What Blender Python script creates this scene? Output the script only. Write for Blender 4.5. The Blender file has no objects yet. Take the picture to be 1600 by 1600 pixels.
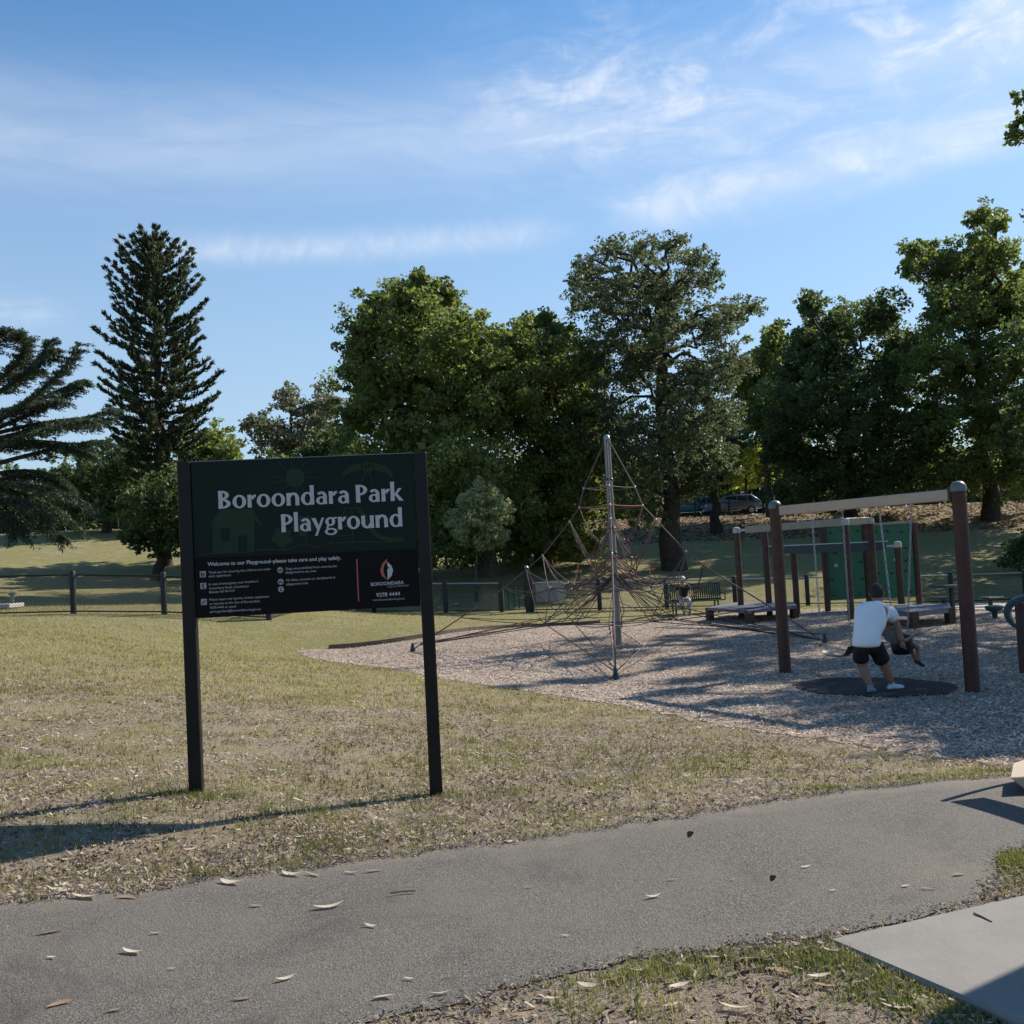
import bpy, bmesh, math, random
import numpy as np
from mathutils import Vector, Matrix

rng = np.random.default_rng(11)
random.seed(11)
PI = math.pi
scene = bpy.context.scene
COL = scene.collection

# ------------------------------------------------------------------ camera
F = 1600.0; CZ = 1.73
PIT = math.atan(73/1600.0); ROL = math.atan(.052)
_f = np.array([0, math.cos(PIT), math.sin(PIT)]); _u0 = np.array([0, -math.sin(PIT), math.cos(PIT)]); _r0 = np.array([1., 0, 0])
_r = _r0*math.cos(ROL) - _u0*math.sin(ROL); _u = _u0*math.cos(ROL) + _r0*math.sin(ROL)
CAM = np.array([0, 0, CZ])
cd = bpy.data.cameras.new('camera'); cam = bpy.data.objects.new('camera', cd); COL.objects.link(cam)
cd.sensor_fit = 'HORIZONTAL'; cd.sensor_width = 36; cd.lens = 36*F/1600.0
cd.clip_start = .05; cd.clip_end = 2000
cam.matrix_world = Matrix(((_r[0], _u[0], -_f[0], 0), (_r[1], _u[1], -_f[1], 0), (_r[2], _u[2], -_f[2], CZ), (0, 0, 0, 1)))
scene.camera = cam

# ------------------------------------------------------------------ light
SUN_AZ = math.radians(37.5)      # from +X towards +Y
SUN_EL = math.radians(37.0)
sund = np.array([math.cos(SUN_EL)*math.cos(SUN_AZ), math.cos(SUN_EL)*math.sin(SUN_AZ), math.sin(SUN_EL)])
sl = bpy.data.lights.new('sun', 'SUN'); sl.energy = 5.0; sl.angle = math.radians(.53); sl.color = (1, .93, .82)
so = bpy.data.objects.new('sun', sl); COL.objects.link(so)
so.rotation_euler = Vector(-sund).to_track_quat('-Z', 'Y').to_euler()
scene.view_settings.view_transform = 'Standard'; scene.view_settings.look = 'None'
scene.view_settings.exposure = 0.55; scene.view_settings.gamma = 1
scene.view_settings.use_curve_mapping = False
scene.cycles.max_bounces = 4; scene.cycles.diffuse_bounces = 3; scene.cycles.glossy_bounces = 2; scene.cycles.transmission_bounces = 3; scene.cycles.transparent_max_bounces = 8
scene.cycles.use_denoising = True

# ------------------------------------------------------------------ world
w = bpy.data.worlds.new('World'); scene.world = w; w.use_nodes = True
nt = w.node_tree; N = nt.nodes; L = nt.links; N.clear()
def nn(t, **k):
    n = N.new(t)
    for a, b in k.items(): setattr(n, a, b)
    return n
def mth(op, a, b=None, c=None):
    n = N.new('ShaderNodeMath'); n.operation = op
    for i, v in enumerate((a, b, c)):
        if v is None: continue
        if isinstance(v, (int, float)): n.inputs[i].default_value = v
        else: L.new(v, n.inputs[i])
    return n.outputs[0]
def mrange(v, a, b, c=0., d=1., smooth=True):
    n = N.new('ShaderNodeMapRange'); n.interpolation_type = 'SMOOTHSTEP' if smooth else 'LINEAR'
    L.new(v, n.inputs[0])
    for i, x in enumerate((a, b, c, d)): n.inputs[i+1].default_value = x
    return n.outputs[0]
out = nn('ShaderNodeOutputWorld'); bg = nn('ShaderNodeBackground'); bg.inputs[1].default_value = .081
sky = nn('ShaderNodeTexSky', sky_type='NISHITA'); sky.sun_disc = False
sky.sun_elevation = SUN_EL; sky.sun_rotation = PI/2 - SUN_AZ
sky.altitude = 50; sky.air_density = 1.25; sky.dust_density = .5; sky.ozone_density = 2.6
tc = nn('ShaderNodeTexCoord'); sep = nn('ShaderNodeSeparateXYZ'); L.new(tc.outputs['Generated'], sep.inputs[0])
az = mth('ARCTAN2', sep.outputs[0], sep.outputs[1]); el = mth('ARCSINE', sep.outputs[2])
def cnoise(sx, sy, scale, detail, rot=0., seed=0.):
    c = nn('ShaderNodeCombineXYZ'); L.new(az, c.inputs[0]); L.new(el, c.inputs[1]); c.inputs[2].default_value = seed
    m = nn('ShaderNodeMapping'); m.inputs['Scale'].default_value = (sx, sy, 1); m.inputs['Rotation'].default_value = (0, 0, rot); L.new(c.outputs[0], m.inputs[0])
    t = nn('ShaderNodeTexNoise'); t.inputs['Scale'].default_value = scale; t.inputs['Detail'].default_value = detail
    t.inputs['Roughness'].default_value = .6; t.inputs['Distortion'].default_value = 1.1
    L.new(m.outputs[0], t.inputs[0]); return t.outputs[0]
def band(e0, k, wid, a0, a1, soft):
    e = mth('SUBTRACT', el, mth('MULTIPLY_ADD', az, k, e0))
    g = mth('POWER', 2.718, mth('MULTIPLY', mth('MULTIPLY', e, e), -1/(wid*wid)))
    m1 = mrange(az, a0-soft, a0+soft); m2 = mrange(az, a1-soft, a1+soft, 1., 0.)
    return mth('MULTIPLY', g, mth('MULTIPLY', m1, m2))
n1 = cnoise(1, 2.6, 9, 7, .35, 3.1); n2 = cnoise(2.2, 1.4, 16, 6, -.9, 7.7); n3 = cnoise(1, 5, 4, 6, .05, 1.3)
wisp = mth('MULTIPLY', mrange(n1, .37, .76), mrange(n2, .25, .7, .45, 1.))
fine = mrange(n2, .35, .75, .5, 1.)
b1 = mth('MULTIPLY', band(.308, .030, .013, -.33, .05, .06), fine)
b2 = mth('MULTIPLY', band(.315, .070, .022, .13, .9, .05), mth('ADD', mth('MULTIPLY', wisp, .75), .35))
b3 = mth('MULTIPLY', band(.425, .02, .065, .02, .75, .12), mth('ADD', mth('MULTIPLY', wisp, 1.0), .05))
b4 = mth('MULTIPLY', band(.40, .03, .045, -.7, .9, .2), mrange(n3, .2, .75, .15, .55))
b5 = mth('MULTIPLY', band(.238, .0, .02, -.62, -.42, .04), mth('MULTIPLY', wisp, 1.0))
gen = mth('MULTIPLY', mrange(n3, .5, .8), mrange(el, .6, .9, 0., .25))
cl = mth('ADD', mth('MULTIPLY', b1, .46), mth('MULTIPLY', b2, .85))
cl = mth('ADD', cl, mth('MULTIPLY', b3, .78)); cl = mth('ADD', cl, mth('MULTIPLY', b4, .66)); cl = mth('ADD', cl, mth('MULTIPLY', b5, .5)); cl = mth('ADD', cl, gen)
cl = mth('MINIMUM', cl, .85)
tint = nn('ShaderNodeMix', data_type='RGBA', blend_type='MULTIPLY'); tint.inputs[0].default_value = 1
hsv = nn('ShaderNodeHueSaturation'); hsv.inputs['Saturation'].default_value = 1.22; L.new(sky.outputs[0], hsv.inputs['Color']); L.new(hsv.outputs[0], tint.inputs[6]); tint.inputs[7].default_value = (.84, 1.08, 1.20, 1)
vl = nn('ShaderNodeMix', data_type='RGBA'); L.new(mrange(el, .60, .10, 0., .62), vl.inputs[0]); L.new(tint.outputs[2], vl.inputs[6]); vl.inputs[7].default_value = (4.5, 5.7, 7.5, 1)
mx = nn('ShaderNodeMix', data_type='RGBA'); L.new(cl, mx.inputs[0]); L.new(vl.outputs[2], mx.inputs[6]); mx.inputs[7].default_value = (7.6, 8.1, 9.0, 1)
L.new(mx.outputs[2], bg.inputs[0]); L.new(bg.outputs[0], out.inputs[0])

# ------------------------------------------------------------------ helpers
def ray(a, b): return _f + _r*(a-800)/F + _u*(800-b)/F
def at(a, b, Y):
    d = ray(a, b); return CAM + d*(Y/d[1])
def atz(a, b, z):
    d = ray(a, b); return CAM + d*((z-CZ)/d[2])
def onplane(a, b, P0, P1):            # pixel ray meets the vertical plane through P0, P1
    n = np.array([-(P1[1]-P0[1]), P1[0]-P0[0], 0.]); d = ray(a, b)
    t = ((np.array([P0[0], P0[1], 0.])-CAM)@n)/(d@n); return CAM + d*t

CP = np.array([
 (-6,0,.1),(0,0,0),(6,0,0),(-8,5,.15),(-3,4,.03),(-2.8,5.5,.02),(0,4,0),(0,6.3,0),(2,7.1,0),(3,5,0),(3.6,7.4,-.02),(6,5,0),(7,8,-.12),(0,-20,0),(-30,-10,.5),(30,-10,0),
 (-2.55,8.0,.065),(-.74,8.25,-.13),(-5,9,.2),(-8,12,.4),(-12,18,.7),(-13,29,.85),(-9.6,29.5,.62),(-17,29,.95),(-30,25,1.3),
 (1.4,15.2,-.5),(2.6,12.8,-.5),(3.6,11.3,-.48),(4.1,10,-.43),(4.3,8.9,-.30),(5,14,-.53),(6.5,14.8,-.53),(4.7,18.2,-.53),(8,12,-.5),(10,18,-.53),(2.4,25,-.5),(7,23,-.53),(1.6,18.3,-.53),(-1.35,19.15,-.45),(-5.6,26.5,-.4),(-2.7,28,-.42),(1,33.5,-.5),(7,33,-.53),(10,33.5,-.53),(13,33,-.55),(16,32,-.6),(14,24,-.55),(18,18,-.5),(20,26,-.6),
 (0,12,-.3),(-3,14,-.1),(-6,20,.05),(-9,24,.3),(0,10,-.2),
 (-6.5,33,.42),(-8,31,.6),(-5,37.5,.0),(-3,37.5,-.1),(3,38.5,-.32),(8,39,-.5),(16,39,-.8),(24,38,-.9),(40,36,-.8),
 (-20,45,1.2),(-17.5,55,1.73),(-8,46,.4),(-1,50,.95),(8,50,.8),(16,50,.6),(28,50,.6),(-20,65,3.6),(0,65,2.9),(14,65,2.8),(30,65,2.7),(-30,75,5.4),(-10,76,4.6),(10,78,4.2),(30,76,4.0),(50,76,4),(-50,75,5.6),
 (-60,95,5.6),(-20,95,5.2),(15,95,4.5),(50,95,4.3),(0,150,5),(-120,120,5.5),(120,120,4.5),(0,400,5),(-200,300,5),(200,300,5),(-120,30,2),(120,30,0)], float)
def _phi(d2): return np.sqrt(d2+9.0)
_D2 = ((CP[:, None, :2]-CP[None, :, :2])**2).sum(-1)
_A = np.block([[_phi(_D2)+np.eye(len(CP))*-.02, np.ones((len(CP), 1))], [np.ones((1, len(CP))), np.zeros((1, 1))]])
_W = np.linalg.solve(_A, np.append(CP[:, 2], 0))
def gz(x, y):
    x = np.asarray(x, float); y = np.asarray(y, float); sh = x.shape
    p = np.stack([x.ravel(), y.ravel()], 1); o = np.empty(len(p))
    for i in range(0, len(p), 40000):
        q = p[i:i+40000]; o[i:i+40000] = _phi(((q[:, None]-CP[None, :, :2])**2).sum(-1))@_W[:-1] + _W[-1]
    return o.reshape(sh) if sh else float(o[0])
def onground(a, b):                   # pixel ray meets the terrain
    d = ray(a, b); lo, hi = 1.0, 1.0
    t = 2.0
    while t < 400:
        p = CAM+d*t
        if p[2] < gz(p[0], p[1]): break
        t *= 1.03
    lo, hi = t/1.03, t
    for _ in range(18):
        m = (lo+hi)/2; p = CAM+d*m
        if p[2] < gz(p[0], p[1]): hi = m
        else: lo = m
    return CAM+d*hi

def tag(o, label=None, cat=None, group=None, kind=None):
    if label: o['label'] = label
    if cat: o['category'] = cat
    if group: o['group'] = group
    if kind: o['kind'] = kind
    return o
def empty(name, loc, rz=0.):
    o = bpy.data.objects.new(name, None); COL.objects.link(o); o.location = loc; o.rotation_euler = (0, 0, rz); o.empty_display_size = .2
    return o
def link(name, me, parent=None):
    o = bpy.data.objects.new(name, me); COL.objects.link(o)
    if parent is not None: o.parent = parent
    return o
def rootmat(p):
    while p is not None and p.parent is not None: p = p.parent
    if p is None: return Matrix()
    return Matrix.Translation(p.location) @ p.rotation_euler.to_matrix().to_4x4()
def np_mesh(name, v, f, mat=None, smooth=False):
    v = np.asarray(v, np.float32); f = np.asarray(f, np.int32); k = f.shape[1]
    me = bpy.data.meshes.new(name); me.vertices.add(len(v)); me.vertices.foreach_set('co', v.ravel())
    me.loops.add(f.size); me.loops.foreach_set('vertex_index', f.ravel())
    me.polygons.add(len(f)); me.polygons.foreach_set('loop_start', np.arange(0, f.size, k, dtype=np.int32))
    me.polygons.foreach_set('loop_total', np.full(len(f), k, np.int32))
    if smooth: me.polygons.foreach_set('use_smooth', np.ones(len(f), bool))
    me.update(calc_edges=True)
    if mat: me.materials.append(mat)
    return me

class MB:
    def __init__(s): s.v = []; s.f = []
    def add(s, vs, fs):
        o = len(s.v); s.v += [tuple(map(float, p)) for p in vs]; s.f += [tuple(i+o for i in q) for q in fs]; return s
    def box(s, c, d, rz=0., M=None):
        x, y, z = d[0]/2, d[1]/2, d[2]/2
        P = [(-x,-y,-z),(x,-y,-z),(x,y,-z),(-x,y,-z),(-x,-y,z),(x,-y,z),(x,y,z),(-x,y,z)]
        if M is not None: P = [tuple(M@Vector(p)) for p in P]
        elif rz:
            cs, sn = math.cos(rz), math.sin(rz); P = [(a*cs-b*sn, a*sn+b*cs, e) for a, b, e in P]
        return s.add([(a+c[0], b+c[1], e+c[2]) for a, b, e in P], [(0,3,2,1),(4,5,6,7),(0,1,5,4),(1,2,6,5),(2,3,7,6),(3,0,4,7)])
    def bar(s, a, b, wd, ht):         # box beam from a to b, ht along z
        a = Vector(a); b = Vector(b); d = (b-a); l = d.length; x = d.normalized(); up = Vector((0, 0, 1))
        if abs(x.z) > .99: up = Vector((0, 1, 0))
        y = up.cross(x).normalized(); z = x.cross(y)
        M = Matrix((x, y, z)).transposed(); return s.box((a+b)/2, (l, wd, ht), M=M)
    def tube(s, pts, r, n=6, caps=True):
        P = [Vector(p) for p in pts]; m = len(P)
        R = [r]*m if isinstance(r, (int, float)) else list(r)
        o = len(s.v); pn = None
        for i in range(m):
            t = (P[min(i+1, m-1)]-P[max(i-1, 0)])
            t = t.normalized() if t.length > 1e-9 else Vector((0, 0, 1))
            if pn is None: pn = t.orthogonal().normalized()
            else:
                pn = pn - t*pn.dot(t); pn = pn.normalized() if pn.length > 1e-6 else t.orthogonal().normalized()
            bn = t.cross(pn)
            for k in range(n):
                a = 2*PI*k/n; q = P[i]+(pn*math.cos(a)+bn*math.sin(a))*R[i]; s.v.append(tuple(q))
        for i in range(m-1):
            for k in range(n):
                a, b = o+i*n+k, o+i*n+(k+1) % n; s.f.append((a, b, b+n, a+n))
        if caps: s.f.append(tuple(o+k for k in range(n))[::-1]); s.f.append(tuple(o+(m-1)*n+k for k in range(n)))
        return s
    def lathe(s, prof, c=(0, 0, 0), n=16):
        o = len(s.v)
        for r, z in prof:
            for k in range(n): a = 2*PI*k/n; s.v.append((c[0]+r*math.cos(a), c[1]+r*math.sin(a), c[2]+z))
        for i in range(len(prof)-1):
            for k in range(n): a, b = o+i*n+k, o+i*n+(k+1) % n; s.f.append((a, b, b+n, a+n))
        s.f.append(tuple(o+k for k in range(n))[::-1]); e = o+(len(prof)-1)*n; s.f.append(tuple(e+k for k in range(n)))
        return s
    def poly(s, pts): return s.add(pts, [tuple(range(len(pts)))])
    def extrude(s, prof, y0, y1):     # closed (x,z) profile along y
        n = len(prof); v = [(x, y0, z) for x, z in prof]+[(x, y1, z) for x, z in prof]
        f = [tuple(range(n)), tuple(range(2*n-1, n-1, -1))]+[(i, i+n, (i+1) % n+n, (i+1) % n) for i in range(n)]
        return s.add(v, f)
    def ellipsoid(s, c, r, n=10, m=7, M=None):
        o = len(s.v)
        for i in range(m+1):
            th = PI*i/m
            for k in range(n):
                a = 2*PI*k/n; p = Vector((r[0]*math.sin(th)*math.cos(a), r[1]*math.sin(th)*math.sin(a), r[2]*math.cos(th)))
                if M is not None: p = M@p
                s.v.append((p[0]+c[0], p[1]+c[1], p[2]+c[2]))
        for i in range(m):
            for k in range(n):
                a, b = o+i*n+k, o+i*n+(k+1) % n; s.f.append((a, a+n, b+n, b))
        return s
    def build(s, name, mat, parent=None, smooth=False, world=True, bevel=0., kind=None):
        me = bpy.data.meshes.new(name); v = s.v
        if world and parent is not None:
            Mi = rootmat(parent).inverted(); v = [tuple(Mi@Vector(p)) for p in v]
        me.from_pydata(v, [], s.f); me.validate(); me.update()
        bm = bmesh.new(); bm.from_mesh(me); bmesh.ops.remove_doubles(bm, verts=bm.verts, dist=1e-6); bmesh.ops.recalc_face_normals(bm, faces=bm.faces)
        if bevel: bmesh.ops.bevel(bm, geom=[e for e in bm.edges if len(e.link_faces) == 2 and e.calc_face_angle(0) > .6], offset=bevel, segments=1, affect='EDGES')
        bm.to_mesh(me); bm.free()
        if smooth:
            me.polygons.foreach_set('use_smooth', np.ones(len(me.polygons), bool))
            try: me.set_sharp_from_angle(angle=.9)
            except Exception: pass
        me.materials.append(mat)
        o = link(name, me, parent)
        if kind: o['kind'] = kind
        return o

# ------------------------------------------------------------------ materials
def mat(name, c, rough=.7, var=.18, scale=8., bump=0., bscale=60., metal=0., trans=0., c2=None, spec=.4, detail=6):
    m = bpy.data.materials.new(name); m.use_nodes = True; t = m.node_tree; nd = t.nodes; lk = t.links
    b = nd['Principled BSDF']; b.inputs['Roughness'].default_value = rough; b.inputs['Metallic'].default_value = metal
    b.inputs['Specular IOR Level'].default_value = spec
    tcn = nd.new('ShaderNodeTexCoord'); nz = nd.new('ShaderNodeTexNoise'); nz.inputs['Scale'].default_value = scale; nz.inputs['Detail'].default_value = detail
    lk.new(tcn.outputs['Object'], nz.inputs['Vector'])
    r = nd.new('ShaderNodeValToRGB'); lo = [max(0, x*(1-var)) for x in c]; hi = [min(1, x*(1+var)) for x in (c2 or c)]
    r.color_ramp.elements[0].position = .3; r.color_ramp.elements[1].position = .7
    r.color_ramp.elements[0].color = (*lo, 1); r.color_ramp.elements[1].color = (*hi, 1)
    lk.new(nz.outputs[0], r.inputs[0]); lk.new(r.outputs[0], b.inputs['Base Color'])
    if bump:
        n2_ = nd.new('ShaderNodeTexNoise'); n2_.inputs['Scale'].default_value = bscale; n2_.inputs['Detail'].default_value = 4; lk.new(tcn.outputs['Object'], n2_.inputs['Vector'])
        bp = nd.new('ShaderNodeBump'); bp.inputs['Strength'].default_value = bump; bp.inputs['Distance'].default_value = .02; lk.new(n2_.outputs[0], bp.inputs['Height']); lk.new(bp.outputs[0], b.inputs['Normal'])
    return m
def leafmat(name, c, c2, tr=.35, rough=.55):
    m = bpy.data.materials.new(name); m.use_nodes = True; t = m.node_tree; nd = t.nodes; lk = t.links
    b = nd['Principled BSDF']; b.inputs['Roughness'].default_value = rough; b.inputs['Specular IOR Level'].default_value = .3 if rough < .6 else .2
    g = nd.new('ShaderNodeNewGeometry'); r = nd.new('ShaderNodeValToRGB')
    r.color_ramp.elements[0].color = (*c, 1); r.color_ramp.elements[1].color = (*c2, 1)
    tcn = nd.new('ShaderNodeTexCoord'); nz = nd.new('ShaderNodeTexNoise'); nz.inputs['Scale'].default_value = .7; nz.inputs['Detail'].default_value = 3; lk.new(tcn.outputs['Object'], nz.inputs['Vector'])
    ad = nd.new('ShaderNodeMath'); ad.operation = 'MULTIPLY_ADD'; lk.new(g.outputs['Random Per Island'], ad.inputs[0]); ad.inputs[1].default_value = .6
    sb = nd.new('ShaderNodeMath'); sb.operation = 'MULTIPLY_ADD'; lk.new(nz.outputs[0], sb.inputs[0]); sb.inputs[1].default_value = 1.2; sb.inputs[2].default_value = -.4
    lk.new(sb.outputs[0], ad.inputs[2]); lk.new(ad.outputs[0], r.inputs[0]); lk.new(r.outputs[0], b.inputs['Base Color'])
    tl = nd.new('ShaderNodeBsdfTranslucent'); hs = nd.new('ShaderNodeHueSaturation'); hs.inputs['Saturation'].default_value = 1.15; hs.inputs['Value'].default_value = 1.5; hs.inputs['Hue'].default_value = .49
    lk.new(r.outputs[0], hs.inputs['Color']); lk.new(hs.outputs[0], tl.inputs[0])
    mxs = nd.new('ShaderNodeMixShader'); mxs.inputs[0].default_value = tr
    lk.new(b.outputs[0], mxs.inputs[1]); lk.new(tl.outputs[0], mxs.inputs[2]); lk.new(mxs.outputs[0], nd['Material Output'].inputs['Surface'])
    return m
M = {}
M['black'] = mat('black_paint', (.006, .006, .0063), .45, .3, 12, spec=.25)
M['board_green'] = mat('sign_green', (.0075, .0165, .0145), .5, .12, 3, spec=.12)
M['board_black'] = mat('sign_black', (.004, .004, .0045), .5, .2, 3, spec=.12)
M['pict'] = mat('sign_pictogram', (.017, .041, .021), .5, .08, 3, spec=.12)
M['letter'] = mat('sign_letter', (.46, .46, .47), .5, .04, 3)
M['smalltext'] = mat('sign_small_text', (.33, .33, .34), .5, .04, 3)
M['red'] = mat('sign_red', (.40, .10, .075), .5, .05, 3)
M['edge'] = mat('sign_edge_aluminium', (.16, .18, .17), .4, .1, 5, metal=.3)
M['wood'] = mat('stained_post', (.062, .022, .014), .55, .3, 5, .25, 40)
M['wood_dk'] = mat('dark_post', (.06, .028, .02), .6, .3, 5, .25, 40)
M['cap'] = mat('post_cap', (.12, .15, .15), .4, .15, 10)
M['tan'] = mat('tan_beam', (.46, .35, .26), .45, .08, 4)
M['tan2'] = mat('grey_tan_beam', (.26, .24, .19), .45, .08, 4)
M['white'] = mat('white_bracket', (.42, .41, .40), .4, .06, 10)
M['steel'] = mat('galvanised_steel', (.42, .42, .43), .35, .15, 14, metal=.7)
M['mast'] = mat('mast_steel', (.22, .21, .20), .45, .15, 4, metal=.4)
M['rope'] = mat('rope', (.13, .085, .075), .8, .4, 9)
M['rope_red'] = mat('rope_red', (.17, .05, .042), .8, .3, 30)
M['rope_dk'] = mat('rope_dark', (.06, .040, .036), .8, .3, 30)
M['clamp'] = mat('rope_clamp', (.55, .53, .50), .35, .1, 30, metal=.4)
M['wall_green'] = mat('climbing_wall_green', (.012, .12, .065), .45, .12, 3)
M['teal'] = mat('teal_plastic', (.014, .06, .062), .35, .12, 4)
M['teal_dk'] = mat('dark_teal_rail', (.02, .045, .055), .4, .15, 4)
M['deck'] = mat('grey_deck', (.13, .135, .165), .55, .1, 8)
M['rubber'] = mat('rubber_mat', (.012, .012, .014), .85, .5, 6, .6, 50)
M['rubber_seat'] = mat('rubber_seat', (.03, .032, .035), .35, .2, 8)
M['fence'] = mat('fence_black', (.016, .015, .015), .55, .2, 10)
M['rail'] = mat('fence_rail', (.30, .30, .31), .35, .15, 8, metal=.5)
M['panel_w'] = mat('white_panel', (.34, .35, .36), .5, .12, 6)
M['bench'] = mat('bench_green', (.012, .035, .026), .45, .2, 9)
M['concrete'] = mat('concrete_plain', (.36, .34, .31), .85, .12, 3, .1, 80)
M['sleeper'] = mat('timber_sleeper', (.13, .10, .075), .85, .3, 6, .3, 40)
M['pale_wood'] = mat('pale_timber', (.42, .33, .24), .6, .1, 3)
M['skin'] = mat('skin', (.40, .22, .15), .55, .08, 12)
M['skin_tan'] = mat('skin_tan', (.30, .165, .11), .55, .08, 12)
M['shirt'] = mat('white_shirt', (.84, .86, .88), .8, .03, 6, 1., 9)
M['shorts'] = mat('black_shorts', (.010, .010, .011), .8, .2, 12, .2, 20)
M['shoe'] = mat('white_shoe', (.60, .62, .64), .6, .08, 20)
M['shoe_blue'] = mat('grey_blue_shoe', (.25, .29, .36), .6, .08, 20)
M['hair'] = mat('dark_hair', (.018, .013, .010), .6, .4, 60, .4, 90)
M['tee_grey'] = mat('grey_blue_tee', (.16, .21, .26), .8, .06, 12)
M['child_short'] = mat('child_dark_shorts', (.04, .055, .07), .8, .15, 12)
M['dkshoe'] = mat('dark_shoe', (.02, .02, .022), .6, .2, 12)
M['bucket'] = mat('bucket_seat', (.012, .013, .016), .4, .2, 12)
M['blue'] = mat('blue_nappy_cloth', (.03, .13, .26), .6, .1, 12)
M['hat'] = mat('white_hat', (.62, .60, .57), .8, .05, 12)
M['blacktop'] = mat('black_top', (.012, .012, .013), .8, .2, 12)
M['paletrouser'] = mat('pale_trousers', (.34, .36, .40), .8, .08, 12)
M['car'] = mat('silver_paint', (.12, .135, .155), .25, .05, 3, metal=.3, spec=.6)
M['glass'] = mat('dark_glass', (.015, .02, .026), .08, .1, 3, spec=.8)
M['tyre'] = mat('tyre_rubber', (.015, .015, .015), .8, .2, 12)
M['car_dk'] = mat('dark_teal_paint', (.03, .10, .10), .25, .05, 3, spec=.6)
M['lamp'] = mat('tail_lamp', (.35, .02, .02), .3, .05, 3)
M['bark'] = mat('bark_brown', (.045, .034, .027), .9, .4, 5, .7, 18)
M['bark_grey'] = mat('bark_grey', (.075, .062, .052), .9, .35, 5, .7, 18)
M['oak'] = leafmat('oak_leaf', (.050, .084, .025), (.225, .262, .080), .46)
M['oak2'] = leafmat('oak_leaf_fresh', (.058, .096, .030), (.25, .285, .088), .46)
M['dark'] = leafmat('dark_leaf', (.034, .060, .026), (.140, .180, .066), .42)
M['grey'] = leafmat('grey_green_leaf', (.048, .070, .036), (.160, .185, .090), .38)
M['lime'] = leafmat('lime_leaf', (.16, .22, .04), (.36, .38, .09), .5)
M['pale'] = leafmat('pale_leaf', (.08, .10, .045), (.24, .25, .16), .3)
M['young'] = leafmat('young_leaf', (.13, .165, .07), (.38, .41, .22), .4)
M['pine'] = leafmat('pine_needle', (.020, .038, .016), (.090, .108, .042), .25)
M['cedar'] = leafmat('cedar_needle', (.022, .040, .022), (.085, .110, .062), .25)
M['straw'] = leafmat('straw_blade', (.36, .29, .175), (.60, .50, .34), .3, .8)
M['blade'] = leafmat('green_blade', (.085, .115, .03), (.27, .275, .095), .35, .7)
M['dullblade'] = leafmat('dull_blade', (.22, .20, .08), (.48, .41, .20), .35, .7)
M['grit'] = leafmat('grit', (.09, .08, .068), (.30, .26, .215), .02, .9)
M['tuft'] = leafmat('tuft_blade', (.095, .105, .035), (.26, .25, .10), .3, .7)
M['litter'] = leafmat('brown_litter', (.14, .10, .07), (.58, .49, .375), .15, .8)
M['chip'] = leafmat('wood_chip', (.22, .148, .104), (.87, .71, .57), .03, .85)
M['deadleaf'] = leafmat('fallen_gum_leaf', (.42, .33, .23), (.80, .73, .60), .25, .6)
M['deadleaf_br'] = leafmat('fallen_brown_leaf', (.24, .15, .085), (.46, .33, .21), .2, .6)
M['deadleaf_dk'] = leafmat('fallen_dark_leaf', (.06, .035, .02), (.12, .08, .05), .1, .7)
M['hill_litter'] = leafmat('hill_leaf_litter', (.15, .10, .055), (.44, .33, .20), .1, .8)

class NT:
    def __init__(s, name):
        s.m = bpy.data.materials.new(name); s.m.use_nodes = True; s.t = s.m.node_tree; s.b = s.t.nodes['Principled BSDF']; s.b.inputs['Specular IOR Level'].default_value = .2
        g = s.t.nodes.new('ShaderNodeNewGeometry'); s.pos = g.outputs['Position']
        x = s.t.nodes.new('ShaderNodeSeparateXYZ'); s.t.links.new(s.pos, x.inputs[0]); s.x, s.y, s.z = x.outputs
    def noise(s, scale, detail=5, rough=.55, dist=0.):
        n = s.t.nodes.new('ShaderNodeTexNoise'); n.inputs['Scale'].default_value = scale; n.inputs['Detail'].default_value = detail; n.inputs['Roughness'].default_value = rough; n.inputs['Distortion'].default_value = dist
        s.t.links.new(s.pos, n.inputs['Vector']); return n.outputs[0]
    def vor(s, scale, out='Color', feat='F1'):
        n = s.t.nodes.new('ShaderNodeTexVoronoi'); n.feature = feat; n.inputs['Scale'].default_value = scale; s.t.links.new(s.pos, n.inputs['Vector']); return n.outputs[out]
    def math(s, op, *a):
        n = s.t.nodes.new('ShaderNodeMath'); n.operation = op
        for i, v in enumerate(a):
            if isinstance(v, (int, float)): n.inputs[i].default_value = v
            else: s.t.links.new(v, n.inputs[i])
        return n.outputs[0]
    def rng(s, v, a, b, c=0., d=1.):
        n = s.t.nodes.new('ShaderNodeMapRange'); n.interpolation_type = 'SMOOTHSTEP'; s.t.links.new(v, n.inputs[0])
        for i, q in enumerate((a, b, c, d)): n.inputs[i+1].default_value = q
        return n.outputs[0]
    def mix(s, f, a, b, mode='MIX'):
        n = s.t.nodes.new('ShaderNodeMix'); n.data_type = 'RGBA'; n.blend_type = mode
        for i, v in ((0, f), (6, a), (7, b)):
            if isinstance(v, (int, float)): n.inputs[i].default_value = v
            elif isinstance(v, tuple): n.inputs[i].default_value = (*v, 1)
            else: s.t.links.new(v, n.inputs[i])
        return n.outputs[2]
    def done(s, col, rough=.9, height=None, strength=.5, dist=.02):
        s.t.links.new(col, s.b.inputs['Base Color']); s.b.inputs['Roughness'].default_value = rough
        if height is not None:
            bp = s.t.nodes.new('ShaderNodeBump'); bp.inputs['Strength'].default_value = strength; bp.inputs['Distance'].default_value = dist
            s.t.links.new(height, bp.inputs['Height']); s.t.links.new(bp.outputs[0], s.b.inputs['Normal'])
        return s.m
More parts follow.
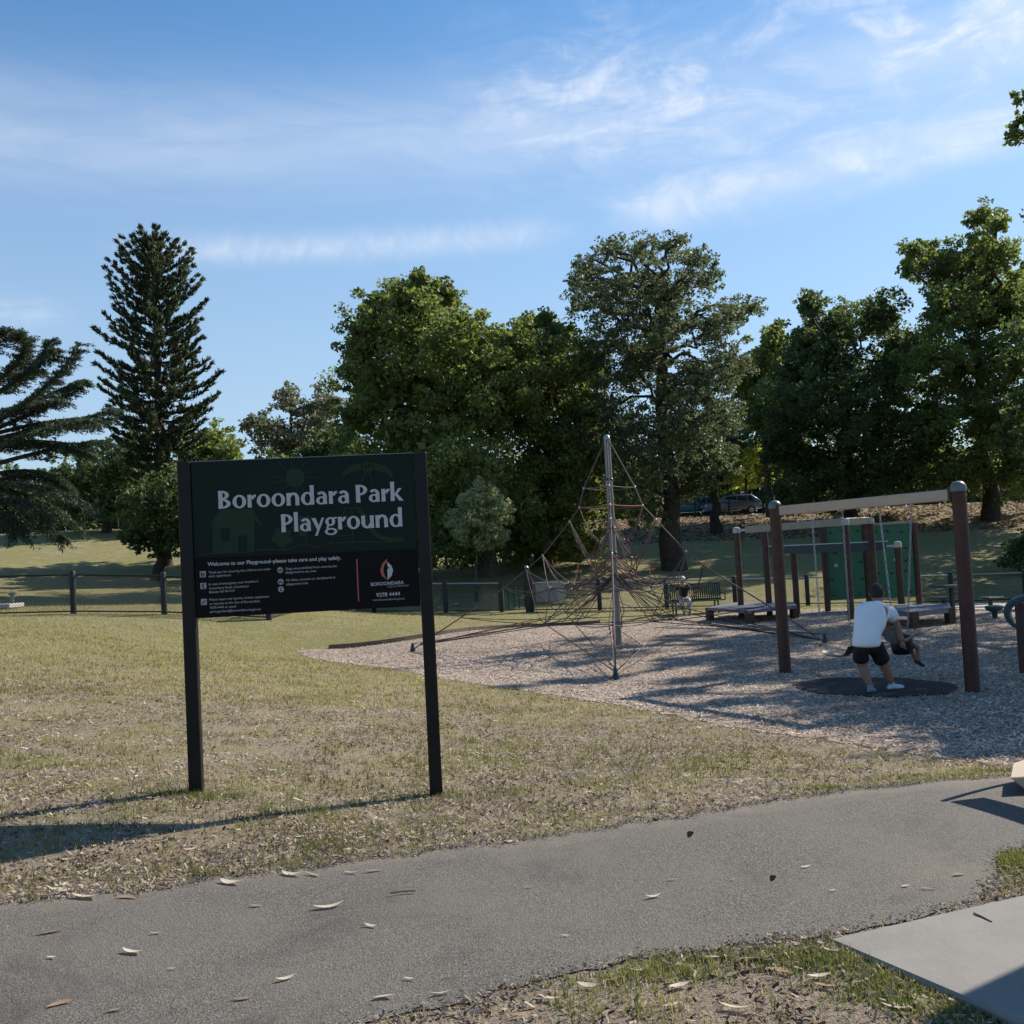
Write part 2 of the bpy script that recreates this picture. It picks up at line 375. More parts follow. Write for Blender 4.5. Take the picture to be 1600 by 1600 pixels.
def ground_mat():
    s = NT('lawn_ground')
    big = s.noise(.35, 4); mid = s.noise(1.6, 6, .65); fine = s.noise(22, 5, .7); vf = s.noise(90, 3, .7)
    dry = s.mix(s.rng(fine, .35, .7), (.31, .245, .150), (.52, .425, .285))
    grn = s.mix(s.rng(fine, .3, .7), (.175, .175, .055), (.33, .305, .115))
    dirt = s.mix(s.rng(fine, .3, .7), (.25, .195, .15), (.44, .36, .285))
    gf = s.math('ADD', s.rng(mid, .40, .66), s.rng(s.y, 9, 26, -.35, .60))
    gf = s.math('ADD', gf, s.rng(big, .35, .65, -.25, .2))
    gf = s.math('MAXIMUM', s.math('MINIMUM', gf, .92), .04)
    col = s.mix(gf, dry, grn)
    # bare verge along the path
    dpath = s.math('SUBTRACT', s.math('SUBTRACT', s.y, s.math('MULTIPLY', s.x, .305)), 6.40)
    near = s.rng(s.math('ADD', dpath, s.math('MULTIPLY', mid, -1.6)), -.8, 1.2, 1., 0.)
    near = s.math('MULTIPLY', near, .85)
    patch = s.math('MULTIPLY', s.rng(mid, .56, .36), s.rng(s.y, 10, 22, .9, 0.))
    p2 = s.math('MULTIPLY', s.rng(s.noise(.85, 5, .65, .5), .50, .62), s.rng(s.y, 8, 20, .95, .1))
    col = s.mix(s.math('MAXIMUM', s.math('MAXIMUM', near, patch), p2), col, dirt)
    # leaf litter below the trees on the hill
    lit = s.math('MULTIPLY', s.rng(s.math('ADD', s.y, s.math('MULTIPLY', mid, 8.)), 62, 68), s.rng(s.x, -3, 6))
    lit = s.math('MULTIPLY', lit, .8); lc = s.mix(s.rng(s.noise(3.0, 6, .8), .35, .65), (.12, .085, .045), (.36, .27, .16))
    col = s.mix(lit, col, lc)
    col = s.mix(s.rng(vf, .42, .72, 0., .45), col, (.07, .056, .036))  # whole lawn: dark fine speckle paints small shadows between litter into the colour
    return s.done(col, .95, s.math('ADD', fine, s.math('MULTIPLY', vf, .6)), 1., .05)
def path_mat():
    s = NT('asphalt_path')
    v = s.vor(150); agg = s.t.nodes.new('ShaderNodeSeparateColor'); s.t.links.new(v, agg.inputs[0])
    n = s.noise(1.3, 5); f = s.noise(60, 4, .7)
    col = s.mix(s.rng(agg.outputs[0], .1, .95), (.070, .063, .054), (.170, .152, .130))
    col = s.mix(s.rng(agg.outputs[1], .93, .99), col, (.24, .225, .205))
    col = s.mix(s.rng(n, .3, .7, 0, .55), col, (.160, .142, .120)); n9 = s.noise(.8, 7, .75, .6); col = s.mix(s.rng(n9, .50, .70, 0, .6), col, (.055, .051, .047))
    # sandy dust drifting over the edges
    df = s.math('SUBTRACT', s.math('SUBTRACT', s.y, s.math('MULTIPLY', s.x, .305)), 6.40)
    dust = s.math('MULTIPLY', s.rng(s.math('ADD', df, s.math('MULTIPLY', s.noise(2.5, 6, .7), .9)), .15, .62), .75)
    px = s.math('SUBTRACT', s.x, 2.15); py = s.math('SUBTRACT', s.y, 5.22)
    rr = s.math('SQRT', s.math('ADD', s.math('MULTIPLY', px, px), s.math('MULTIPLY', py, py)))
    sand = s.rng(s.math('ADD', rr, s.math('MULTIPLY', s.noise(5, 7, .8), .75)), .85, .25)
    col = s.mix(s.math('MAXIMUM', dust, s.math('MULTIPLY', sand, .42)), col, s.mix(f, (.17, .138, .105), (.27, .225, .175)))
    return s.done(col, .85, s.math('ADD', s.vor(150, 'Distance'), f), .55, .006)
def slab_mat():
    s = NT('concrete_slab'); n = s.noise(2.2, 6, .6); f = s.noise(70, 4, .7); sp = s.noise(14, 5, .7)
    col = s.mix(s.rng(n, .3, .7), (.19, .176, .155), (.245, .23, .204)); col = s.mix(s.rng(sp, .62, .75, 0, .4), col, (.17, .15, .13)); col = s.mix(s.rng(f, .3, .7, 0, .25), col, (.33, .31, .28))
    return s.done(col, .85, f, .25, .004)
def bed_mat():
    s = NT('woodchip_bed'); f = s.noise(16, 6, .8); v = s.vor(24); sc = s.t.nodes.new('ShaderNodeSeparateColor'); s.t.links.new(v, sc.inputs[0]); n = s.noise(.5, 4)
    col = s.mix(sc.outputs[0], (.19, .145, .11), (.49, .40, .32)); col = s.mix(s.rng(f, .3, .7, 0, .5), col, (.20, .15, .12)); col = s.mix(s.rng(n, .35, .7, 0, .3), col, (.34, .27, .215))
    return s.done(col, .95, s.math('ADD', f, sc.outputs[1]), .8, .03)
M['ground'] = ground_mat(); M['path'] = path_mat(); M['slab'] = slab_mat(); M['bed'] = bed_mat()

# ------------------------------------------------------------------ terrain
def axis(parts):
    o = [parts[0][0]]
    for a, b, st in parts: o += list(np.linspace(a, b, max(1, int(round((b-a)/st)))+1)[1:])
    return np.array(o)
xs = axis([(-300, -60, 20), (-60, -16, 2), (-16, 18, .3), (18, 60, 2), (60, 300, 20)])
ys = axis([(-40, 0, 5), (0, 42, .3), (42, 100, 1.2), (100, 600, 25)])
X, Y = np.meshgrid(xs, ys); Z = gz(X, Y)
v = np.stack([X.ravel(), Y.ravel(), Z.ravel()], 1); nx = len(xs); ny = len(ys)
ii = (np.arange(ny-1)[:, None]*nx+np.arange(nx-1)[None]).ravel()
tag(link('ground', np_mesh('ground', v, np.stack([ii, ii+1, ii+nx+1, ii+nx], 1), M['ground'], True)), 'dry grassy park lawn with bare earth rising to a hill', 'lawn', kind='structure')

def resample(pts, n):
    p = np.array(pts, float); d = np.r_[0, np.cumsum(np.hypot(*(p[1:, :2]-p[:-1, :2]).T))]; t = np.linspace(0, d[-1], n)
    # smooth by Catmull-like cubic through np.interp of doubled averaging
    q = np.stack([np.interp(t, d, p[:, 0]), np.interp(t, d, p[:, 1])], 1)
    for _ in range(6): q[1:-1] = .25*q[:-2]+.5*q[1:-1]+.25*q[2:]
    return q
def strip_sheet(name, e0, e1, n, m, off, mt, label, cat, jit0=.0, jit1=.0):
    a = resample(e0, n); b = resample(e1, n)
    r2 = np.random.default_rng(5)
    def wob(k):
        x = r2.normal(size=n); k_ = np.exp(-np.linspace(-2, 2, 7)**2); y = np.convolve(x, k_/k_.sum(), 'same')+.6*r2.normal(size=n); return y*k
    nrm = (b-a)/np.linalg.norm(b-a, axis=1)[:, None].clip(1e-6)
    a = a+nrm*wob(jit0)[:, None]; b = b+nrm*wob(jit1)[:, None]
    t = np.linspace(0, 1, m)[None, :, None]; P = a[:, None]*(1-t)+b[:, None]*t
    z = gz(P[..., 0], P[..., 1])+off; vv = np.concatenate([P, z[..., None]], -1).reshape(-1, 3)
    i = (np.arange(n-1)[:, None]*m+np.arange(m-1)[None]).ravel()
    o = link(name, np_mesh(name, vv, np.stack([i, i+m, i+m+1, i+1], 1), mt, True)); tag(o, label, cat, kind='structure'); return o, a, b
near_edge = [(-9, 1.3), (-4, 2.8), (-1.9, 3.55), (-.63, 3.93), (-.25, 4.14), (.44, 4.40), (.9, 4.53), (1.27, 4.54), (1.75, 4.73), (2.15, 4.93), (2.34, 5.25), (2.45, 5.5), (2.72, 5.63), (4, 6.0), (9, 7.2)]
far_edge = [(-9, 3.3), (-5, 4.75), (-2.83, 5.52), (-1.89, 5.8), (-.87, 6.16), (.3, 6.51), (2.1, 7.15), (3.0, 7.42), (3.7, 7.62), (5, 7.9), (9, 8.9)]
PATH, pa, pb = strip_sheet('path', near_edge, far_edge, 260, 40, .007, M['path'], 'worn grey asphalt footpath crossing the foreground with scattered gum leaves', 'path', .03, .035)
front = [(-5.75, 26.5), (-3.6, 22.7), (-1.35, 19.15), (.1, 17.0), (1.36, 15.19), (2.56, 12.82), (3.57, 11.31), (4.09, 10.04), (4.40, 9.0), (5.6, 8.75), (9, 9.6), (16, 11)]
back = [(-5.7, 26.9), (-4.27, 27.4), (-2.68, 28.6), (-.98, 31.6), (1.06, 33.4), (5.45, 34.6), (9.96, 36.2), (13, 35.5), (16, 33.5), (19, 30), (21, 24), (21, 16)]
BED, ba, bb = strip_sheet('woodchip_bed', front, back, 320, 90, .010, M['bed'], 'grey brown woodchip playground surface, partly shaded', 'woodchips', .10, .08)
sc = [(1.27, 4.52), (2.28, 4.92), (4.5, 5.75), (6, 4.0), (3.6, 1.2), (1.67, 3.72)]
mb = MB(); z0 = .017
mb.add([(x, y, z0) for x, y in sc]+[(x, y, -.1) for x, y in sc], [tuple(range(6))]+[(i, i+6, (i+1) % 6+6, (i+1) % 6) for i in range(6)])
tag(mb.build('concrete_slab', M['slab'], bevel=.012), 'pale grey concrete slab beside the path at lower right', 'pavement', kind='structure')
# worn rubber mat below the swings
mc = (atz(1240, 1072, -.53)+atz(1495, 1072, -.53))/2
mb = MB(); n = 56; bx = np.array([.48, -.877]); px_ = np.array([.877, .48]); vv = []
ml = atz(1240, 1074, -.53)[:2]; mr = atz(1497, 1075, -.53)[:2]; mf = atz(1385, 1086, -.53)[:2]; mk = atz(1355, 1057, -.53)[:2]
ce = (ml+mr)/2; ax1 = (mr-ml)/2; ax2 = (mk-mf)/2
for k in range(n):
    a = 2*PI*k/n; p = ce+ax1*math.cos(a)*(1+.03*math.sin(5*a))+ax2*math.sin(a)*(1+.05*math.sin(7*a)); vv.append((p[0], p[1], gz(p[0], p[1])+.022))
mb.add(vv+[(q[0], q[1], q[2]-.06) for q in vv], [tuple(range(n))]+[(i, i+n, (i+1) % n+n, (i+1) % n) for i in range(n)])
MATV = list(vv)
tag(mb.build('rubber_mat', M['rubber']), 'dark oval rubber mat in the woodchips below the swings', 'mat')
# hill road with kerb line behind the trees
strip_sheet('road', [(-60, 80.5), (0, 80.0), (60, 79)], [(-60, 86), (0, 86), (60, 85)], 60, 4, .03, M['concrete'], 'grey road along the top of the hill behind the trees', 'road')

# ------------------------------------------------------------------ park sign
S = empty('park_sign', (-1.635, 8.115, 0), math.radians(5.9))
tag(S, 'dark green and black playground welcome sign on two black posts', 'sign')
for sx in (-1, 1):
    m_ = MB().box((sx*.925, .012, 1.06), (.1, .1, 3.12)); m_.build('post', M['black'], S, world=False, bevel=.006)
BH = 1.222; BZ = 1.394; YF = -.020
MB().box((0, 0, BZ+BH/2), (1.742, .036, BH)).build('board', M['board_black'], S, world=False, bevel=.003)
mb = MB(); gb = .468
mb.poly([(-.868, YF-.001, BZ+gb), (.868, YF-.001, BZ+gb-.012), (.868, YF-.001, BZ+BH-.003), (-.868, YF-.001, BZ+BH-.003)]); mb.build('green_panel', M['board_green'], S, world=False)
MB().box((0, 0, BZ+BH+.004), (1.742, .04, .006)).build('edge_trim', M['edge'], S, world=False)
def bd(cx, cy):                       # enlarged-sign trace -> board coordinates (metres)
    v_ = .5; u_ = .5
    for _ in range(6):
        u_ = (cx-(108+22*v_))/((1405+27*v_)-(108+22*v_)); v_ = (cy-(122-54*u_))/900.0
    return -.871+1.742*u_, BZ+BH*(1-v_)
_lay = [0]
def flat(name, polys, mt, base=.003):
    m_ = MB()
    for p in polys:
        _lay[0] = (_lay[0]+1) % 9
        m_.poly([(x, YF-base-_lay[0]*.0001, z) for x, z in p])
    return m_.build(name, mt, S, world=False)
def trace(pts): return [bd(*p) for p in pts]
def line(p, wd):
    o = []
    for a, b in zip(p[:-1], p[1:]):
        a = np.array(a, float); b = np.array(b, float); d = b-a; d /= np.hypot(*d)+1e-9; n_ = np.array([-d[1], d[0]])*wd/2; a = a-d*wd*.2; b = b+d*wd*.2
        o.append([bd(*(a+n_)), bd(*(b+n_)), bd(*(b-n_)), bd(*(a-n_))])
    return o
def disc(cx, cy, rx, ry=None, n=24, rot=0):
    ry = ry or rx; c, s_ = math.cos(rot), math.sin(rot)
    return [bd(cx+rx*math.cos(2*PI*k/n)*c-ry*math.sin(2*PI*k/n)*s_, cy+rx*math.cos(2*PI*k/n)*s_+ry*math.sin(2*PI*k/n)*c) for k in range(n)]
flat('house_drawing', [trace([(228, 478), (470, 458), (466, 645), (228, 655)]), trace([(195, 520), (272, 398), (456, 390), (522, 502), (472, 460), (228, 482)])], M['pict'])
for i in (0, 1):
    for j in (0, 1): flat('house_window', [trace([(276+27*i, 506+39*j), (299+27*i, 505+39*j), (299+27*i, 540+39*j), (276+27*i, 541+39*j)])], M['board_green'], .005)
flat('house_door', [trace([(375, 548), (423, 546), (423, 640), (377, 641)])], M['board_green'], .005)
flat('sun_drawing', [disc(708, 212, 56)], M['pict'])
for r_ in [((612, 118), (655, 165)), ((688, 118), (694, 152)), ((768, 118), (742, 162)), ((828, 145), (768, 185)), ((870, 212), (772, 210)), ((552, 205), (648, 212)), ((555, 250), (652, 228)), ((610, 300), (668, 255)), ((590, 410), (625, 350)), ((716, 270), (720, 400)), ((745, 262), (805, 395))]: flat('sun_ray', line(r_, 6), M['pict'])
def arc(cx, cy, rx, ry, a0, a1, n=14): return [(cx+rx*math.cos(math.radians(a0+(a1-a0)*k/n)), cy-ry*math.sin(math.radians(a0+(a1-a0)*k/n))) for k in range(n+1)]
wing = []
for (c, e, a0, a1) in ((1105, 1, 95, 175), (1160, -1, 85, 5)):
    o_ = arc(c, 215, 125, 90, a0, a1); i_ = arc(c, 222, 112, 52, a0, a1)
    wing += [trace([o_[k], o_[k+1], i_[k+1], i_[k]]) for k in range(len(o_)-1)]
flat('bird_drawing', wing+[disc(1133, 152, 34)]+line([(1122, 182), (1095, 240)], 7)+line([(1144, 182), (1158, 245)], 7), M['pict'])
flat('bird_eyes', [disc(1122, 145, 9), disc(1144, 142, 9)], M['board_green'], .005)
fl = []
for (cx, cy, rr, pr) in ((630, 560, 36, 27), (752, 490, 40, 30)):
    fl += [disc(cx+rr*math.cos(2*PI*k/5+.4), cy+rr*math.sin(2*PI*k/5+.4), pr, pr*.8) for k in range(5)]+[disc(cx, cy, pr*.7)]
fl += line([(632, 590), (636, 632)], 6)+line([(760, 520), (772, 602)], 7)
flat('flower_drawing', fl, M['pict'])
sld = arc(1040, 470, 75, 82, 170, 30, 10)
flat('slide_drawing', line([(912, 588), (1000, 392)], 9)+line([(1035, 390), (1038, 582)], 8)+line([(960, 500), (1036, 500)], 6)+line([(930, 550), (1036, 552)], 6)+line([(1000, 392), (1070, 390)], 9)+line([(1070, 392), (1110, 440), (1150, 520), (1200, 565), (1260, 578), (1330, 575)], 26), M['pict'])
flat('ground_line_drawing', line([(155, 658), (300, 640), (430, 640), (520, 628), (640, 636), (740, 600), (830, 618), (900, 595), (1060, 590), (1200, 592), (1350, 588)], 7), M['pict'])
flat('red_bar', [trace([(1057, 690), (1064, 690), (1071, 938), (1064, 938)])], M['red'])
# title lettering: humanist letters built from stems and stressed bowls (cap height 1)
def q4(a, b, c, d): return [a, b, c, d]
def stem(x0, x1, y0, y1, fl=.012): return [[(x0-fl, y0), (x1+fl, y0), (x1, (y0+y1)/2), (x1+fl, y1), (x0-fl, y1), (x0, (y0+y1)/2)]]
def ring(cx, cy, rx, ry, tv, th, a0=0, a1=360, n=26):
    o = []
    for k in range(n):
        a, b = math.radians(a0+(a1-a0)*k/n), math.radians(a0+(a1-a0)*(k+1)/n)
        P = lambda t, e: (cx+(rx-e*tv)*math.cos(t), cy+(ry-e*th)*math.sin(t))
        o.append([P(a, 0), P(b, 0), P(b, 1), P(a, 1)])
    return o
G = {
 'B': (stem(.02, .24, 0, 1)+ring(.20, .745, .38, .255, .20, .105, -90, 90)+ring(.20, .27, .46, .27, .22, .105, -90, 90), .74),
 'P': (stem(.02, .24, 0, 1)+ring(.20, .70, .44, .30, .21, .105, -90, 90), .68),
 'o': (ring(.385, .355, .365, .375, .205, .10), .79),
 'r': (stem(.04, .24, 0, .71)+ring(.44, .40, .24, .31, .16, .15, 75, 165, 10), .50),
 'n': (stem(.04, .24, 0, .71)+ring(.40, .42, .31, .31, .20, .13, 0, 165)+stem(.51, .71, 0, .43), .79),
 'd': (ring(.37, .355, .35, .375, .20, .10)+stem(.52, .72, 0, 1.09), .80),
 'a': (ring(.31, .215, .28, .23, .18, .09)+stem(.42, .61, 0, .46)+ring(.33, .45, .28, .275, .19, .13, 0, 150), .69),
 'k': (stem(.04, .24, 0, 1.09)+[[(.20, .32), (.46, .71), (.66, .71), (.32, .30)], [(.22, .40), (.36, .46), (.74, 0), (.50, 0)]], .72),
 'l': (stem(.04, .24, 0, 1.09), .32),
 'y': ([[(-.02, .71), (.21, .71), (.42, .14), (.30, -.02)], [(.68, .71), (.55, .71), (.14, -.29), (.28, -.29)]], .70),
 'g': (ring(.31, .47, .27, .25, .17, .09)+ring(.33, -.09, .34, .20, .14, .09)+[[(.12, .27), (.22, .25), (.20, .04), (.08, .08)], [(.44, .62), (.44, .70), (.68, .71), (.68, .62)]], .70),
 'u': (stem(.04, .24, .30, .71)+ring(.35, .31, .31, .325, .20, .13, 180, 345)+stem(.52, .72, 0, .71), .79),
 ' ': ([], .30)}
def title(text, cx0, cy0, cx1, cy1, caph):
    x0, z0_ = bd(cx0, cy0); x1, z1 = bd(cx1, cy1); W_ = sum(G[c][1] for c in text)-.05
    sx_ = (x1-x0)/W_; x = 0; zb = (z0_+z1)/2
    for c in text:
        if c != ' ':
            flat('letter', [[(x0+(x+px)*sx_, zb+pz*caph) for px, pz in p] for p in G[c][0]], M['letter'], .006)
        x += G[c][1]
title('Boroondara Park', 264, 391, 1336, 350, .141)
title('Playground', 624, 528, 1336, 503, .141)
def textmesh(name, txt, cx0, cy0, cx1, cy1, mt, bold=0., shear=0., base=.004):
    c = bpy.data.curves.new(name, 'FONT'); c.body = txt; c.size = 1; c.shear = shear; c.offset = bold
    o = bpy.data.objects.new(name, c); me = bpy.data.meshes.new_from_object(o); bpy.data.objects.remove(o); bpy.data.curves.remove(c)
    n_ = len(me.vertices); co = np.empty(n_*3, np.float32); me.vertices.foreach_get('co', co); co = co.reshape(-1, 3)
    x0, z0_ = bd(cx0, cy0); x1, z1 = bd(cx1, cy1); s_ = (x1-x0)/(co[:, 0].max()-co[:, 0].min()); hs = s_
    p = np.stack([x0+(co[:, 0]-co[:, 0].min())*s_, np.full(n_, YF-base), z0_+(z1-z0_)*(co[:, 0]/co[:, 0].max())+co[:, 1]*hs], 1)
    me.vertices.foreach_set('co', p.astype(np.float32).ravel()); me.materials.clear(); me.materials.append(mt); me.update(); me.name = name
    return link(name, me, S)
T = M['smalltext']
textmesh('heading_text', 'Welcome to our Playground\u2013please take care and play safely.', 198, 722, 968, 692, M['letter'], .018)
for t_, a, b, c, d in [
 ('Thank you for ensuring that children are under', 202, 766, 560, 748), ('adult supervision.', 203, 787, 334, 781),
 ('In case of emergency your location is', 203, 834, 488, 818), ('Canterbury Road, Canterbury', 204, 857, 432, 846), ('Melway Ref 46 A10', 205, 879, 350, 871),
 ('Please report any injuries, broken equipment', 205, 922, 547, 907), ('or hazards to the City of Boroondara', 207, 946, 495, 933), ('9278 4444 or email', 208, 969, 357, 962), ('parks.gardens@boroondara.vic.gov.au', 208, 991, 498, 979),
 ('Dogs are prohibited from entering the', 646, 749, 943, 735), ('playground at any time.', 646, 770, 826, 762), ('No bikes, scooters or skateboards in', 648, 815, 933, 801), ('playground area.', 649, 838, 776, 832),
 ('www.boroondara.vic.gov.au', 1150, 936, 1337, 928)]:
    textmesh('notice_text', t_, a, b, c, d, T, .012)
textmesh('phone_text', '9278 4444', 1172, 913, 1312, 906, M['letter'], .015)
textmesh('emblem_text', 'BOROONDARA', 1141, 848, 1336, 838, M['letter'], .015)
textmesh('emblem_motto', 'City of Harmony', 1240, 859, 1366, 851, T, 0, .3)
for cx, cy in ((170, 769), (172, 836), (174, 928)):
    flat('notice_icon', [trace([(cx-17, cy-17), (cx+17, cy-18), (cx+17, cy+17), (cx-17, cy+18)])], M['smalltext'])
for cx, cy in ((613, 750), (616, 818), (617, 861)): flat('notice_icon', [disc(cx, cy, 17)], M['smalltext'])
K = M['board_black']
flat('icon_figure', [disc(163, 762, 4), disc(176, 764, 3)]+line([(163, 766), (163, 782)], 6)+line([(176, 768), (176, 782)], 5)+line([(163, 770), (176, 774)], 3), K, .006)
flat('icon_phone', line([(178, 824), (169, 828), (169, 844), (178, 848)], 6), K, .006)
flat('icon_pencil', line([(165, 938), (184, 918)], 5), K, .006)
flat('icon_dog', line([(603, 751), (621, 749)], 6)+line([(605, 752), (604, 759)], 4)+line([(618, 751), (619, 759)], 4)+line([(620, 748), (624, 743)], 5), K, .006)
flat('icon_bicycle', [disc(609, 820, 5), disc(623, 820, 5)]+line([(609, 820), (615, 812), (622, 819)], 2), K, .006)
flat('icon_scooter', line([(618, 850), (615, 868), (622, 868)], 4)+[disc(614, 869, 3)], K, .006)
rd = [(1238, 690), (1210, 718), (1197, 755), (1206, 790), (1238, 814), (1222, 786), (1216, 755), (1222, 728), (1238, 706)]
flat('emblem_red_half', [trace([rd[0], rd[1], rd[7], rd[8]]), trace([rd[1], rd[2], rd[6], rd[7]]), trace([rd[2], rd[3], rd[5], rd[6]]), trace([rd[3], rd[4], rd[5]])], M['red'])
flat('emblem_pale_half', [trace([(1239, 708), (1262, 728), (1273, 757), (1264, 790), (1240, 814)])], M['letter'])
flat('emblem_seed', [disc(1239, 742, 8)], K, .006)

# ------------------------------------------------------------------ swing set
SL = np.array([4.66, 18.15]); SR = np.array([6.48, 14.83]); GZ = -.53
SW = empty('swing_frame', ((SL[0]+SR[0])/2, (SL[1]+SR[1])/2, GZ))
tag(SW, 'swing frame of two tall dark brown posts with a tan crossbeam', 'swing frame')
for p in (SL, SR):
    mb = MB(); mb.lathe([(.104, -.4), (.104, 1.2), (.1, 2.93)], (p[0], p[1], GZ), 18); po = mb.build('post', M['wood'], SW, True)
    mb = MB(); mb.lathe([(.112, 2.90), (.115, 2.955), (.10, 3.005), (.06, 3.04), (.012, 3.052)], (p[0], p[1], GZ), 18); mb.build('dome_cap', M['cap'], po, True)
bdir = np.append((SR-SL)/np.linalg.norm(SR-SL), 0); BL = np.append(SL, 2.33)+bdir*.09; BR = np.append(SR, 2.33)-bdir*.09
mb = MB(); mb.bar(BL, BR, .09, .165); mb.build('crossbeam', M['tan'], SW, bevel=.012)
for e, sg in ((BL, 1), (BR, -1)):
    mb = MB(); mb.bar(e-bdir*.0*sg, e+bdir*.05*sg, .13, .22); mb.build('bracket', M['wood_dk'], SW)
def beam_at(u_):
    P0, P1 = np.append(SL, 0), np.append(SR, 0); best = None
    for t in np.linspace(0, 1, 400):
        p = P0+(P1-P0)*t; q = p.copy(); q[2] = 2.25
        c = q-CAM; uu = 800+F*(c@_r)/(c@_f)
        if best is None or abs(uu-u_) < best[0]: best = (abs(uu-u_), q)
    return best[1]
def chain(parent, a, b, name='chain'):
    a = np.array(a); b = np.array(b); l = np.linalg.norm(b-a); n_ = max(3, int(l/.052)); mb = MB(); d = Vector((b-a)/l)
    s1 = d.orthogonal().normalized(); s2 = d.cross(s1)
    for k in range(n_):
        c = Vector(a+(b-a)*(k+.5)/n_); s_ = s1 if k % 2 else s2
        pts = [c+d*(.034*math.cos(t))+s_*(.015*math.sin(t)) for t in np.linspace(0, 2*PI, 9)]
        mb.tube(pts, .0055, 4, False)
    return mb.build(name, M['steel'], parent)
e1, e2 = beam_at(1268), beam_at(1316)
ES = empty('belt_swing', tuple((e1+e2)/2)); tag(ES, 'empty black belt swing hanging on two chains beside the man', 'swing')
s1 = np.array([e1[0]+.03, e1[1], .02]); s2 = np.array([e2[0]+.0, e2[1], .02])
for a, b in ((e1, s1), (e2, s2)):
    chain(ES, a, b)
    mb = MB(); mb.tube([(a[0], a[1], a[2]-.02), (a[0], a[1], a[2]+.02)], .03, 8); mb.build('hanger', M['white'], ES)
mb = MB(); cr = np.cross((s2-s1)/np.linalg.norm(s2-s1), [0, 0, 1]); pts = []
for k in range(13):
    t = k/12; p = s1+(s2-s1)*t; p[2] -= .17*(1-(2*t-1)**4)+.0; pts.append(p)
for k in range(12):
    a, b = pts[k], pts[k+1]; wd = .075
    mb.add([a-cr*wd, b-cr*wd, b+cr*wd, a+cr*wd, a-cr*wd-[0, 0, .015], b-cr*wd-[0, 0, .015], b+cr*wd-[0, 0, .015], a+cr*wd-[0, 0, .015]], [(0, 1, 2, 3), (7, 6, 5, 4), (0, 4, 5, 1), (3, 2, 6, 7)])
mb.build('seat', M['rubber_seat'], ES, True)
e3, e4 = beam_at(1373), beam_at(1424)
CS = empty('toddler_swing', tuple((e3+e4)/2)); tag(CS, 'black bucket toddler swing on two chains with a child in it', 'swing')
cb = np.array([*((e3+e4)/2)[:2], -.05])                    # bucket bottom centre
perp = np.array([.877, .48, 0]); cb = cb+perp*-.06
ha = cb+bdir*-.13+[0, 0, .36]; hb = cb+bdir*.13+[0, 0, .36]
for a, b in ((e3, ha), (e4, hb)):
    chain(CS, a, b); mb = MB(); mb.tube([(a[0], a[1], a[2]-.02), (a[0], a[1], a[2]+.02)], .03, 8); mb.build('hanger', M['white'], CS)
mb = MB(); prof = [(.02, 0), (.12, .01), (.155, .06), (.165, .2), (.165, .30), (.14, .30), (.135, .2), (.12, .07)]
mb.lathe(prof, tuple(cb), 16); mb.build('bucket', M['bucket'], CS, True)
MB().ellipsoid(tuple(cb+perp*.125+[0, 0, .09]), (.06, .09, .08)).build('front_guard', M['blue'], CS, True)

# ------------------------------------------------------------------ people
def skinmesh(name, verts, edges, mt, parent, root=0, sub=2):
    me = bpy.data.meshes.new(name); me.from_pydata([tuple(v_[:3]) for v_ in verts], edges, []); o = bpy.data.objects.new(name, me); COL.objects.link(o)
    o.modifiers.new('s', 'SKIN'); sm = o.modifiers.new('d', 'SUBSURF'); sm.levels = sub; sm.render_levels = sub
    for i, v_ in enumerate(verts):
        sv = me.skin_vertices[0].data[i]; r_ = v_[3]; sv.radius = (r_, v_[4] if len(v_) > 4 else r_); sv.use_root = (i == root)
    bpy.context.view_layer.update()
    dg = bpy.context.evaluated_depsgraph_get(); nm = bpy.data.meshes.new_from_object(o.evaluated_get(dg)); bpy.data.objects.remove(o)
    nm.name = name; nm.materials.clear(); nm.materials.append(mt); nm.transform(rootmat(parent).inverted())
    nm.polygons.foreach_set('use_smooth', np.ones(len(nm.polygons), bool)); return link(name, nm, parent)
def chainv(lst):                       # list of chains -> verts, edges (first chain vertex may reference ('ref', i))
    V_ = []; E_ = []
    for c in lst:
        prev = None
        for p in c:
            if isinstance(p, int): prev = p; continue
            V_.append(p); i = len(V_)-1
            if prev is not None: E_.append((prev, i))
            prev = i
    return V_, E_
def hand(mb_parent, wrist, dirv, palmv, size, mt, curl=.6):
    # palm and five separate bent fingers as short tubes rooted inside the palm
    d = Vector(dirv).normalized(); pv = Vector(palmv); pv = (pv-d*pv.dot(d)).normalized(); sv = d.cross(pv); w_ = Vector(wrist); mb = MB(); s_ = size
    mb.tube([w_-d*.01*s_, w_+d*.03*s_, w_+d*.075*s_, w_+d*.09*s_], [.024*s_, .036*s_, .04*s_, .03*s_], 8)
    for k, (off, ln) in enumerate(((-.03, .065), (-.01, .078), (.011, .072), (.03, .056))):
        b = w_+d*.082*s_+sv*off*s_; a1 = b+(d*math.cos(curl*.5)+pv*math.sin(curl*.5))*ln*.5*s_; a2 = a1+(d*math.cos(curl*1.6)+pv*math.sin(curl*1.6))*ln*.5*s_
        mb.tube([b-d*.02*s_, b, a1, a2], [.0095*s_, .0095*s_, .009*s_, .006*s_], 6)
    b = w_+d*.03*s_-sv*.034*s_; mb.tube([b, b-sv*.025*s_+d*.025*s_, b-sv*.03*s_+d*.06*s_+pv*.02*s_], [.013*s_, .011*s_, .008*s_], 6)
    return mb.build('hand', mt, mb_parent, True)
